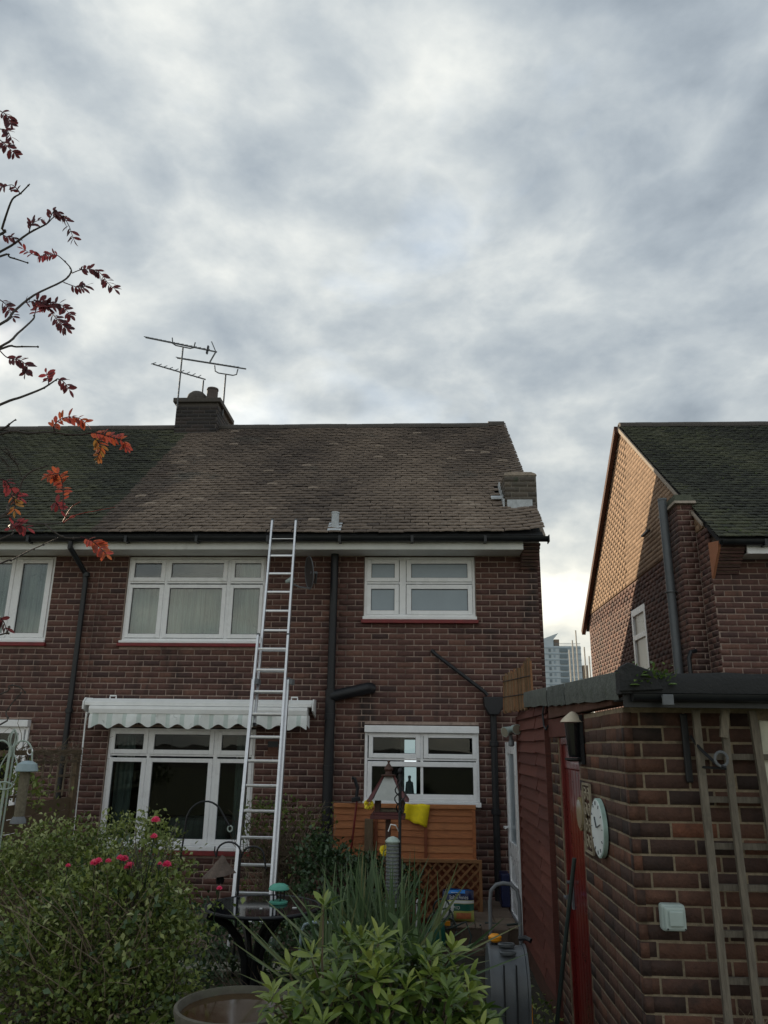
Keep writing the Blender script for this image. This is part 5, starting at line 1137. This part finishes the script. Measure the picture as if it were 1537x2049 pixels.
# the big rose and privet mass at left
rb = thing('rose_bush', 'large sprawling rose bush with pink roses at lower left', 'bush', (-1.7, 4.7, .5))
blobs = [((-1.75, 4.75, 1.05), (.42, .45, .52)), ((-1.45, 4.65, .95), (.22, .4, .45)), ((-2.05, 4.6, .85), (.4, .5, .45)), ((-1.62, 4.5, .75), (.35, .4, .35))]
P, D_ = blob_points(blobs, 760, 19, .05); foliage(rb, 'foliage', P, D_, .034, 'leaf_hedge', .05, .80)
P, D_ = blob_points(blobs, 130, 8, .05, shell=.08); foliage(rb, 'young_foliage', P, D_, .040, 'leaf_hedge', .5, .98)
P, D_ = blob_points(blobs, 70, 9, .05, shell=.12); foliage(rb, 'rose_leaves', P, D_, .042, 'leaf_dark', .3, .99, wr=.62)
P, D_ = blob_points(blobs, 60, 5, .05, shell=.1); foliage(rb, 'withered_leaves', P, D_, .036, 'twig_pale', .0, .9)
stems(rb, 'canes', [(-1.75, 4.75, .5), (-1.9, 4.7, .5), (-1.55, 4.6, .5)], [(random.uniform(-2.3, -1.3), random.uniform(4.2, 5.0), random.uniform(.9, 1.58)) for _ in range(70)], .007, .0022, 'stem_brown', .10, 'stuff')
stems(rb, 'pale_canes', [(-1.75, 4.6, .7), (-1.95, 4.5, .7), (-1.5, 4.5, .7)], [(random.uniform(-2.35, -1.25), random.uniform(4.15, 4.5), random.uniform(.75, 1.5)) for _ in range(90)], .0035, .0012, 'twig_pale', .09, 'stuff', 4)
stems(rb, 'dead_twigs', [(-1.55, 4.75, 1.2)], [(random.uniform(-1.78, -1.42), random.uniform(4.5, 5.0), random.uniform(1.5, 1.75)) for _ in range(34)], .004, .0012, 'bark', .05, 'stuff', 4)
for (x, z, r_, st_) in ((-1.79, 1.555, .025, 0), (-1.765, 1.568, .021, 0), (-1.735, 1.56, .017, 0), (-1.655, 1.582, .020, 0), (-1.635, 1.575, .023, 0), (-1.61, 1.545, .021, 0), (-1.63, 1.525, .022, 0), (-1.595, 1.55, .017, 0), (-1.485, 1.775, .025, 1), (-1.475, 1.695, .020, 1), (-1.405, 1.545, .025, 0), (-1.43, 1.56, .012, 0), (-1.97, 1.53, .014, 0), (-1.10, 1.435, .016, 1)):
    c = (x, 4.55+random.uniform(-.05, .05), z); m = MB(); rr = random.Random(int(x*1000))
    for k in range(16):
        ph = .25+1.5*(k/16)**.8; th = k*2.4; d = Vector((math.sin(ph)*math.cos(th), math.sin(ph)*math.sin(th), math.cos(ph))); a = d.cross(Vector((0, 0, 1))).normalized()*r_*.75; u = a.cross(d).normalized()*r_*.5; c0 = Vector(c)
        m.add([c0, c0+d*r_*.8+a-u*.2, c0+d*r_*1.15+u*.6, c0+d*r_*.8-a-u*.2], [(0, 1, 2, 3)], rr.random())
    fl_ = m.build('rose', 'rose_petal', rb)
    m = MB().tube([(x+random.uniform(-.08, .08), c[1]+.05, z-.32), (x+random.uniform(-.03, .03), c[1]+.02, z-.15), c], .0032, 5); m.build('stalk', 'leaf_dark', rb)
    q = np.array([[x+random.gauss(0, .05), c[1]+random.gauss(0, .05), z-.05-abs(random.gauss(0, .08))] for _ in range(14)]); foliage(rb, 'spray', q, np.tile([0, -.2, 1.], (14, 1)), .042, 'leaf_hedge', .2, .75)
hg = thing('privet_shrub', 'pale-tipped privet shrub behind the roses at the left edge', 'shrub', (-2.3, 5.6, .4))
blobs = [((-2.45, 5.55, 1.12), (.55, .45, .53)), ((-1.98, 5.6, 1.15), (.42, .4, .54)), ((-2.75, 5.2, .98), (.5, .5, .58))]
P, D_ = blob_points(blobs, 560, 19, .055, shell=.25); foliage(hg, 'foliage', P, D_, .033, 'leaf_hedge', .10, .80)
P, D_ = blob_points(blobs, 420, 8, .045, shell=.06); up_ = P[:, 2] > 1.22; foliage(hg, 'pale_tips', P[up_], D_[up_], .034, 'leaf_hedge', .62, .99)
stems(hg, 'stems', [(-2.4, 5.5, .4), (-2.0, 5.5, .4), (-2.7, 5.2, .4)], [(random.uniform(-3., -1.6), random.uniform(5.1, 6.), random.uniform(1.0, 1.62)) for _ in range(60)], .009, .002, 'stem_brown', .10, 'stuff')
# lighter low growth at the bottom left
gc = thing('ground_plants', 'low leafy plants along the bottom left of the bed', 'plants', (-1.8, 4.1, .5))
blobs = [((-2.1, 4.0, .62), (.35, .35, .26)), ((-1.75, 3.95, .60), (.3, .3, .22)), ((-1.45, 4.25, .62), (.25, .3, .22)), ((-1.25, 4.6, .60), (.25, .3, .2))]
P, D_ = blob_points(blobs, 330, 11, .06); foliage(gc, 'foliage', P, D_, .05, 'leaf_hedge', .08, .5, wr=.8)
P, D_ = blob_points(blobs, 80, 7, .06, shell=.1); foliage(gc, 'bright_foliage', P, D_, .055, 'leaf_hedge', .4, .85, wr=.8)
stems(gc, 'dry_stems', [(-1.5, 4.6, .5), (-2.0, 4.2, .5)], [(random.uniform(-2.3, -1.1), random.uniform(4.0, 4.9), random.uniform(.55, .95)) for _ in range(70)], .0035, .0014, 'twig_pale', .10, 'stuff', 4)

ug = thing('undergrowth', 'dark low foliage around the feet of the glass table', 'plants', (-1.2, 5.9, .4))
blobs = [((-1.35, 6.5, .45), (.45, .2, .22)), ((-.75, 6.1, .42), (.35, .4, .26)), ((-1.5, 5.6, .45), (.3, .3, .22)), ((-.55, 5.2, .50), (.3, .3, .25)), ((-.9, 5.3, .45), (.3, .3, .2)), ((-.6, 4.5, .6), (.15, .25, .2)), ((-1.6, 7.6, .45), (.4, .3, .3)), ((-1.0, 7.5, .45), (.4, .25, .28)), ((-2.1, 7.6, .5), (.4, .3, .35)), ((-.3, 7.0, .4), (.4, .3, .22))]
P, D_ = blob_points(blobs, 520, 11, .06); foliage(ug, 'foliage', P, D_, .05, 'leaf_dark', .05, .95, wr=.6)
P, D_ = blob_points(blobs, 130, 6, .06, shell=.1); foliage(ug, 'bright_foliage', P, D_, .045, 'leaf_hedge', .2, .7)
stems(ug, 'stems', [(-1.3, 6.3, .3), (-.7, 5.8, .3), (-.8, 5.3, .4)], [(random.uniform(-1.7, -.4), random.uniform(5.2, 6.6), random.uniform(.45, .85)) for _ in range(50)], .004, .0015, 'stem_brown', .08, 'stuff', 4)

# rhododendron in the foreground
rh = thing('rhododendron', 'glossy rhododendron bush filling the bottom centre', 'bush', (-.15, 3.55, .5))
LV, LF_ = leaf_shape(.29, .14, .20); Pl = []; Tl = []; tl = []; tips = []
heads = [(-.39, 3.4, 1.585), (-.565, 3.3, 1.30), (-.60, 3.45, 1.22), (-.53, 3.5, 1.33), (-.44, 3.45, 1.40), (-.30, 3.6, 1.42), (-.17, 3.45, 1.455), (-.08, 3.6, 1.42), (.04, 3.5, 1.39), (.13, 3.55, 1.40), (.20, 3.55, 1.30), (-.32, 3.3, 1.34), (-.45, 3.25, 1.30)]
while len(heads) < 125:
    a = rng.uniform(0, 2*math.pi); q = math.sqrt(rng.random()); x = -.15+.50*q*math.cos(a); y = 3.48+.48*q*math.sin(a); z = 1.375-.36*q**2.2+rng.normal(0, .04)-.10*max(0, 3.4-y)/.4
    if all((x-h[0])**2+(y-h[1])**2+(z-h[2])**2 > .046**2 for h in heads): heads.append((x, y, z))
for (x, y, z) in heads:
    ax_ = unit(np.array([(x+.15)*.9, (y-3.55)*.8-.1, 1.0])); u = unit(np.cross(ax_, [.3, .9, .1])); w_ = np.cross(ax_, u); n = rng.integers(9, 14); base_t = rng.uniform(.1, .6); ph0 = rng.uniform(0, 6)
    for k in range(n):
        th = ph0+k*2.4; el_ = .25+.85*(k/n) if k > 2 else 1.2; hd = u*math.cos(th)+w_*math.sin(th); el_ += rng.normal(0, .12); el_ = .15+1.1*(k/n)**1.4+rng.normal(0, .1)
        d = hd*math.cos(el_)+ax_*math.sin(el_); nr = ax_*math.cos(el_)-hd*math.sin(el_)+rng.normal(size=3)*.25; s = rng.uniform(.066, .108)*(1-.25*(k/n))
        Pl.append(np.array([x, y, z])-ax_*(.03*(1-k/n))+d*.006); Tl.append(frames(d[None], nr[None], [s*rng.uniform(.85, 1.2)], [s])[0]); tl.append(np.clip(base_t+.35*(k/n)+rng.normal(0, .1), 0, .999))
    tips.append((x, y, z-.02))
Pl = np.array(Pl); Tl = np.array(Tl); tl = np.array(tl); order = np.argsort(np.linalg.norm(Pl-CAMP, axis=1))
pieces('leaf', LV, LF_, Tl, Pl, tl, 'leaf_rhodo', rh, 300, order, 'leaves', variants=14, smooth=True)
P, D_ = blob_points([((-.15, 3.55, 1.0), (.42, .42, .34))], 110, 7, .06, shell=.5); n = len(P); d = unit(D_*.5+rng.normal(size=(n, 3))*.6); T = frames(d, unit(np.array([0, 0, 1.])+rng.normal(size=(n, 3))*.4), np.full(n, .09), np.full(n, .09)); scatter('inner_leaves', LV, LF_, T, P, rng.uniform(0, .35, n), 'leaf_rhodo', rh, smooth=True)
stems(rh, 'branches', [(-.15, 3.55, .5), (-.2, 3.5, .5)], tips, .009, .0035, 'stem_brown', .06, 'stuff')

# spiky plant behind it
sp_ = thing('spiky_plant', 'clump of stiff upright grey-green spikes behind the rhododendron', 'plant', (-.2, 4.8, .6))
def blade(w): 
    v = []
    for y, ww in ((0, 1.), (.35, .95), (.75, .6), (1., .06)): v += [(-w/2*ww, y, w*.25*ww), (0, y, 0), (w/2*ww, y, w*.25*ww)]
    return np.array(v), np.array([(3*i+j, 3*i+j+1, 3*i+j+4, 3*i+j+3) for i in range(3) for j in (0, 1)])
BV, BF = blade(.026); Pl = []; Tl = []; tl = []
for k in range(215):
    c = [(-.14, 4.8, .95), (-.34, 4.85, .95), (.0, 4.75, .92), (-.50, 4.7, .86)][rng.choice(4, p=[.40, .40, .06, .14])]; a = rng.uniform(0, 2*math.pi); lean = abs(rng.normal(0, .42)) if rng.random() < .75 else rng.uniform(.5, 1.25)
    d = np.array([math.sin(lean)*math.cos(a), math.sin(lean)*math.sin(a)*.8, math.cos(lean)]); L_ = rng.uniform(.42, .72); Pl.append(np.array(c)+np.array([rng.normal(0, .05), rng.normal(0, .05), 0])); Tl.append(frames(d[None], unit(np.array([rng.normal(0, .6), -1, .4]))[None], [L_*rng.uniform(.7, 1.1)], [L_])[0]); tl.append(np.clip(rng.beta(2, 2.5), 0, .999))
for (x1, z1) in ((-1.0, 1.20), (-.95, 1.05), (-1.03, 1.35), (-.98, .92), (-.86, 1.32), (.33, 1.22), (.36, 1.14), (.20, 1.60)):
    b_ = np.array([-.45 if x1 < 0 else -.02, 4.72, .80 if x1 < 0 else 1.0]); d = np.array([x1, 4.5, z1])-b_; L_ = np.linalg.norm(d); Pl.append(b_); Tl.append(frames(d[None], np.array([[0, -1, .5]]), [L_*.8], [L_])[0]); tl.append(.7)
Pl = np.array(Pl); Tl = np.array(Tl); pieces('spike_leaf', BV, BF, Tl, Pl, np.array(tl), 'leaf_spike', sp_, 300, np.arange(len(Pl)), variants=10)
# dark evergreen by the fence
ev = thing('evergreen_shrub', 'dark rounded evergreen shrub in front of the fence panel', 'shrub', (-.75, 8.2, .25))
blobs = [((-.85, 8.2, .78), (.38, .35, .44)), ((-.45, 8.15, .72), (.35, .3, .40)), ((-1.05, 8.3, 1.02), (.16, .15, .28)), ((-.2, 8.2, .68), (.24, .25, .36)), ((-.6, 7.8, .55), (.4, .25, .3))]
P, D_ = blob_points(blobs, 420, 12, .055, shell=.2); foliage(ev, 'foliage', P, D_, .055, 'leaf_dark', .0, .95, wr=.6)
stems(ev, 'stems', [(-.8, 8.2, .25), (-.4, 8.15, .25)], [(random.uniform(-1.1, -.1), 8.15+random.uniform(-.2, .2), random.uniform(.7, 1.2)) for _ in range(16)], .010, .003, 'bark', .06, 'stuff')
P, D_ = blob_points([((-1.03, 8.3, 1.25), (.05, .05, .12)), ((-.62, 8.1, 1.10), (.05, .05, .10))], 10, 9, .03); foliage(ev, 'young_shoots', P, D_, .045, 'leaf_dark', .6, .99)
# bare climbing rose on the wall by the ladder
dr_ = thing('climbing_rose', 'straggly brown climbing rose around the foot of the ladder', 'climber', (-1.45, 9.2, .25))
tips = [(random.uniform(-2.05, -.95), random.uniform(8.9, 9.5), random.uniform(.8, 1.62)) for _ in range(80)]
stems(dr_, 'canes', [(-1.5, 9.2, .25), (-1.35, 9.25, .25), (-1.6, 9.1, .25)], tips, .008, .0030, 'twig_pale', .12, 'stuff', 4)
stems(dr_, 'twigs', [(-1.45, 9.1, .8), (-1.2, 9.1, .9), (-1.7, 9.1, .9)], [(random.uniform(-2.1, -.9), random.uniform(8.8, 9.4), random.uniform(.7, 1.6)) for _ in range(190)], .0045, .002, 'stem_brown', .12, 'stuff', 4)
P = np.array([[random.uniform(-2.0, -.95), random.uniform(8.9, 9.4), random.triangular(.5, 1.66, 1.35)] for _ in range(620)]); foliage(dr_, 'leaves', P, np.tile([0, -.3, .6], (len(P), 1)), .055, 'leaf_hedge', .1, .7)
P = np.array([[random.gauss(-1.65, .14), random.uniform(8.9, 9.2), random.gauss(1.5, .07)] for _ in range(150)]); foliage(dr_, 'leaf_sprays', P, np.tile([0, -.3, .6], (len(P), 1)), .055, 'leaf_hedge', .1, .6)
P, D_ = blob_points([((-1.5, 8.6, .45), (.5, .3, .22))], 60, 10, .06); foliage(dr_, 'low_leaves', P, D_, .05, 'leaf_dark', .2, .9)
# dead climber over the boundary trellis and leaves below it
vn = thing('dead_climber', 'bare brown climber stems draped over the boundary trellis', 'climber', (-4.25, 9.2, 1.5))
m = MB()
for k in range(60):
    y0 = random.uniform(8.0, 9.7); p = Vector((-4.25+random.gauss(0, .05), y0, 2.02+random.uniform(-.05, .12))); pts = [p]; d = Vector((random.uniform(-.1, .5), random.uniform(.2, 1.), random.uniform(-.4, .35)))
    for i in range(6):
        p = p+d.normalized()*random.uniform(.05, .12); d += Vector((random.gauss(0, .5), random.gauss(0, .3), random.gauss(-.08, .4))); pts.append(p)
    m.tube(pts, [.005-.0006*i for i in range(7)], 4, random.random())
mm_ = m.build('stems', 'stem_brown', vn); mm_['kind'] = 'stuff'
P, D_ = blob_points([((-4.1, 8.2, 1.6), (.25, .4, .3)), ((-4.3, 7.9, 1.7), (.25, .4, .35))], 60, 9, .06); foliage(vn, 'leaves', P, D_, .06, 'leaf_hedge', .2, .8)
# weeds on the store roof, twigs at the right, plants by the door
wd = thing('roof_weeds', 'tuft of green weeds growing in the store gutter', 'weed', (1.12, 3.9, 2.5))
P = np.array([[random.uniform(1.03, 1.21), random.uniform(3.82, 3.95), 2.50+abs(random.gauss(0, .035))] for _ in range(150)]); foliage(wd, 'leaves', P, np.tile([0, -.4, .7], (len(P), 1)), .030, 'leaf_weed', .1, .95, kind=None)
m = MB()
for k in range(46):
    x = random.uniform(1.02, 1.22); m.tube([(x, 3.87, 2.49), (x+random.gauss(0, .02), 3.85, 2.53), (x+random.gauss(0, .04), 3.83, 2.54+random.uniform(0, .04))], [.002, .0016, .0006], 4, random.random())
m.build('grass_blades', 'leaf_weed', wd)
for (x, z, r_) in ((1.03, 2.49, .026), (1.21, 2.495, .022), (1.08, 2.535, .02)): m = MB().lathe((x, 3.82, z), [(.002, .004), (r_*.6, .006), (r_, 0)], 10, .6, closed=False); m.build('round_leaf', 'leaf_weed', wd)
tg = thing('dry_grass', 'few dry straw stems at the foot of the trellis', 'grass', (1.45, 3.9, .4))
for k in range(9): MB().tube([(1.46+random.gauss(0, .02), 3.9, .9), (1.44+random.gauss(0, .04), 3.88, 1.02), (1.40+random.gauss(0, .09), 3.86, 1.06+random.uniform(.0, .14))], [.002, .0016, .0006], 4, random.random()).build('stalk', 'twig_pale', tg)
wp = thing('path_weeds', 'small weeds and fallen leaves along the store wall', 'weed', (.9, 6.2, .25))
P = np.array([[random.uniform(.72, 1.0), random.uniform(5.0, 7.4), .26+abs(random.gauss(0, .05))] for _ in range(170)]); foliage(wp, 'leaves', P, np.tile([0, -.2, .8], (len(P), 1)), .05, 'leaf_hedge', .1, .9)

# ------------------------------------------------------------------ rowan reaching in from the left
BR=[[(-2.011,3.049,4.524),(-1.997,3.034,4.544),(-1.964,2.996,4.587),(-1.920,2.954,4.646),(-1.884,2.951,4.676),(-1.843,2.945,4.724)],
[(-2.026,3.095,4.460),(-1.898,3.091,4.559),(-1.822,3.089,4.605),(-1.802,3.086,4.619)],
[(-1.913,3.018,4.017),(-1.898,3.080,4.120),(-1.857,3.154,4.255),(-1.762,3.218,4.373),(-1.735,3.233,4.428),(-1.738,3.230,4.458),(-1.770,3.211,4.491)],
[(-2.028,3.104,4.441),(-1.988,3.121,4.447),(-1.918,3.157,4.440)],
[(-1.848,2.944,3.860),(-1.821,3.016,3.969),(-1.803,3.088,4.083),(-1.810,3.102,4.113)],
[(-1.841,2.936,3.844),(-1.789,2.970,3.874),(-1.711,3.004,3.892)],
[(-1.776,2.899,3.560),(-1.705,2.921,3.604),(-1.635,2.947,3.654),(-1.609,2.958,3.681),(-1.583,2.974,3.717)],
[(-1.798,2.967,3.474),(-1.769,2.965,3.492),(-1.735,2.960,3.517)],
[(-1.804,2.982,3.460),(-1.707,3.022,3.481),(-1.623,3.056,3.499),(-1.559,3.093,3.502),(-1.498,3.117,3.514)],
[(-1.811,3.096,3.121),(-1.801,3.126,3.181),(-1.778,3.149,3.250),(-1.763,3.146,3.312),(-1.724,3.146,3.353),(-1.666,3.160,3.379)],
[(-1.810,3.095,3.119),(-1.744,3.112,3.106),(-1.637,3.151,3.106),(-1.573,3.184,3.122)],
[(-1.695,2.953,2.883),(-1.665,2.985,2.907),(-1.629,3.046,2.962),(-1.596,3.086,2.997),(-1.559,3.133,3.040)],
[(-1.759,3.035,3.007),(-1.732,3.065,3.033),(-1.732,3.080,3.052)],
[(-1.637,3.151,3.106),(-1.585,3.144,3.068),(-1.534,3.144,3.043),(-1.479,3.168,3.049)],
[(-1.694,3.101,2.377),(-1.659,3.096,2.412),(-1.624,3.118,2.408),(-1.607,3.141,2.384)],
[(-1.682,3.115,2.260),(-1.673,3.129,2.310),(-1.646,3.134,2.359),(-1.619,3.133,2.389)],
[(-1.632,2.922,2.593),(-1.613,2.929,2.598),(-1.599,2.919,2.622)],
]
LF=[(0,[(-2.094,2.996,5.212),(-2.047,2.991,5.175),(-2.005,2.968,5.096)]),
(0,[(-2.036,2.938,5.044),(-2.001,2.944,5.037),(-1.959,2.928,4.968)]),
(0,[(-2.005,2.909,4.951),(-1.971,2.909,4.920),(-1.919,2.910,4.868)]),
(0,[(-1.888,2.949,4.675),(-1.890,2.940,4.684),(-1.910,2.919,4.698),(-1.935,2.911,4.686),(-1.958,2.903,4.675)]),
(0,[(-1.895,3.089,4.563),(-1.879,3.070,4.586),(-1.858,3.063,4.603),(-1.823,3.066,4.621)]),
(0,[(-1.802,3.086,4.619),(-1.774,3.077,4.640),(-1.741,3.090,4.650),(-1.725,3.127,4.632),(-1.720,3.164,4.604),(-1.716,3.182,4.588)]),
(0,[(-1.807,3.087,4.615),(-1.780,3.063,4.647),(-1.760,3.056,4.664),(-1.750,3.083,4.650)]),
(0,[(-2.010,3.044,4.529),(-1.987,3.067,4.524),(-1.965,3.076,4.530),(-1.952,3.092,4.524)]),
(1,[(-1.770,3.211,4.491),(-1.798,3.192,4.507),(-1.838,3.176,4.497),(-1.879,3.162,4.482),(-1.932,3.127,4.496)]),
(0,[(-1.729,3.235,4.430),(-1.693,3.248,4.458),(-1.652,3.263,4.471),(-1.611,3.279,4.463),(-1.568,3.289,4.411),(-1.527,3.294,4.373)]),
(0,[(-1.756,3.219,4.368),(-1.680,3.240,4.349),(-1.653,3.254,4.372)]),
(1,[(-1.802,3.089,4.084),(-1.819,3.131,4.174),(-1.810,3.145,4.199),(-1.781,3.146,4.183)]),
(0,[(-1.884,3.120,4.193),(-1.859,3.134,4.206),(-1.822,3.152,4.223),(-1.767,3.146,4.174)]),
(0,[(-1.848,3.145,4.224),(-1.782,3.156,4.205),(-1.733,3.176,4.217),(-1.664,3.161,4.147)]),
(0,[(-1.765,3.143,4.167),(-1.700,3.124,4.095),(-1.646,3.110,4.044)]),
(0,[(-1.980,3.090,4.192),(-1.939,3.087,4.157),(-1.884,3.061,4.076)]),
(0,[(-1.837,2.932,3.834),(-1.793,2.926,3.796),(-1.743,2.941,3.791),(-1.706,2.938,3.756),(-1.703,2.928,3.724)]),
(0,[(-1.583,2.974,3.717),(-1.557,2.983,3.706),(-1.532,2.992,3.672)]),
(1,[(-1.610,2.958,3.685),(-1.617,2.958,3.709),(-1.630,2.961,3.740)]),
(2,[(-1.607,3.059,3.505),(-1.600,3.038,3.527),(-1.559,3.032,3.557),(-1.508,3.055,3.567),(-1.482,3.084,3.553)]),
(2,[(-1.498,3.117,3.514),(-1.455,3.130,3.526),(-1.404,3.166,3.522),(-1.355,3.201,3.516),(-1.351,3.229,3.493)]),
(3,[(-1.468,3.139,3.511),(-1.447,3.184,3.483),(-1.473,3.218,3.436)]),
(1,[(-1.846,3.109,3.300),(-1.821,3.123,3.293),(-1.794,3.141,3.248),(-1.765,3.152,3.226)]),
(3,[(-1.802,3.138,3.237),(-1.781,3.141,3.204),(-1.771,3.131,3.161)]),
(2,[(-1.591,3.207,3.180),(-1.613,3.218,3.299),(-1.630,3.193,3.355),(-1.670,3.181,3.339)]),
(4,[(-1.573,3.184,3.122),(-1.536,3.223,3.170),(-1.468,3.260,3.200),(-1.396,3.296,3.228)]),
(4,[(-1.575,3.186,3.127),(-1.567,3.225,3.204),(-1.537,3.246,3.239)]),
(2,[(-1.481,3.172,3.055),(-1.431,3.176,3.038),(-1.394,3.169,3.011),(-1.348,3.154,2.972)]),
(1,[(-1.731,3.078,3.050),(-1.754,3.093,3.083),(-1.730,3.110,3.094),(-1.691,3.113,3.077)]),
(1,[(-1.617,3.209,3.213),(-1.629,3.206,3.222),(-1.600,3.205,3.184)]),
(5,[(-1.804,3.034,3.421),(-1.791,3.068,3.399),(-1.779,3.106,3.366)]),
(5,[(-1.833,3.058,3.384),(-1.816,3.082,3.369),(-1.810,3.117,3.324)]),
(5,[(-1.815,3.038,3.411),(-1.784,3.096,3.375),(-1.770,3.135,3.330)]),
(0,[(-1.624,2.888,2.656),(-1.613,2.901,2.639),(-1.608,2.923,2.609)]),
]
mir = lambda p: (-5.45-p[0], 6.0-p[1]-.2, p[2]+.12)
NB = len(BR); BR += [[mir(p) for p in b] for b in BR[:13]]; LF += [(k, [mir(p) for p in q]) for k, q in LF]      # the far side of the crown
rw = thing('rowan_tree', 'rowan tree with crimson and orange leaves reaching in from the left', 'tree', (-2.75, 3.0, .5))
MB().tube([(-2.78, 3.0, .3), (-2.76, 3.0, .6), (-2.72, 3.02, 1.2), (-2.75, 3.0, 1.9), (-2.71, 2.97, 2.6), (-2.75, 3.0, 3.3), (-2.70, 3.03, 4.0), (-2.74, 3.0, 4.6), (-2.69, 3.0, 5.2)], [.075, .058, .05, .047, .04, .032, .022, .014, .004], 12).build('trunk', 'rowan_bark', rw, smooth=True)
def smooth_path(pts, n=4):
    pts = [Vector(p) for p in pts]; out = []
    for i in range(len(pts)-1):
        p0, p1, p2, p3 = pts[max(0, i-1)], pts[i], pts[i+1], pts[min(len(pts)-1, i+2)]
        for k in range(n):
            t = k/n; out.append(.5*((2*p1)+(-p0+p2)*t+(2*p0-5*p1+4*p2-p3)*t*t+(-p0+3*p1-3*p2+p3)*t**3))
    return out+[pts[-1]]
for k, b in enumerate(BR):
    p0 = Vector(b[0]); q0 = [] if k == 13 else [(-2.72, 3.0, max(.9, p0.z-.55)), (p0.x+(-.35 if k < NB else .35), p0.y, p0.z-.18 if p0.z > 2.6 else p0.z-.1)]
    path = smooth_path(q0+b); n = len(path); m = MB().tube(path, [.0075-(.0075-.0028)*i/(n-1) if k % NB < 11 else .0042-.002*i/(n-1) for i in range(n)], 6)
    for i in range(max(4, n-14), n, 3):
        d = Vector((random.gauss(0, 1), random.gauss(0, 1), random.gauss(0, 1))).normalized(); m.tube([path[i], path[i]+d*.006], [.006, .002], 5)
    m.build('branch', 'rowan_bark', rw, smooth=True)
LTV, LTF = leaf_shape(.44, .08, .2)
KT = {0: (.0, .22), 1: (.28, .55), 2: (.55, .8), 3: (.75, .98), 4: (.5, .6), 5: (0, .02)}
for (k, pts) in LF:
    path = smooth_path(pts, 5); n = len(path); m = MB(); m.tube(path, [.0028-.0016*i/(n-1) for i in range(n)], 5, {4: .62}.get(k, .1)); tot = sum((path[i+1]-path[i]).length for i in range(n-1))
    npair = 0 if k == 4 else max(4, int(tot/.0125))
    for j in range(npair+1):
        q = .18+.82*j/max(1, npair); f_ = q*(n-1); i = min(n-2, int(f_)); p = path[i].lerp(path[i+1], f_-i); d = (path[i+1]-path[i]).normalized()
        view = Vector((0, -1, .2)); side = d.cross(view).normalized()
        for sg in ((1, -1) if j < npair else (0,)):
            if random.random() < (.25 if k == 0 else .12): continue
            ld_ = (side*sg+d*.55+Vector((random.gauss(0, .10), random.gauss(0, .35), random.gauss(-.22, .14)))).normalized() if sg else d
            nr = Vector((random.gauss(0, .5), -1, random.gauss(.3, .5))); s = random.uniform(.028, .039)*1*(.8+.4*math.sin(q*2.6)); s *= .35 if k == 5 else 1
            T = frames(np.array([ld_]), np.array([nr]), [s*random.uniform(.75, 1.15)], [s])[0]; lo, hi = KT[k]
            V = (LTV@T.T)+np.array(p); m.add([tuple(v) for v in V], [tuple(f) for f in LTF], random.uniform(lo, hi))
    m.build('leaf', 'rowan_leaf' if k != 5 else 'rowan_bark', rw)
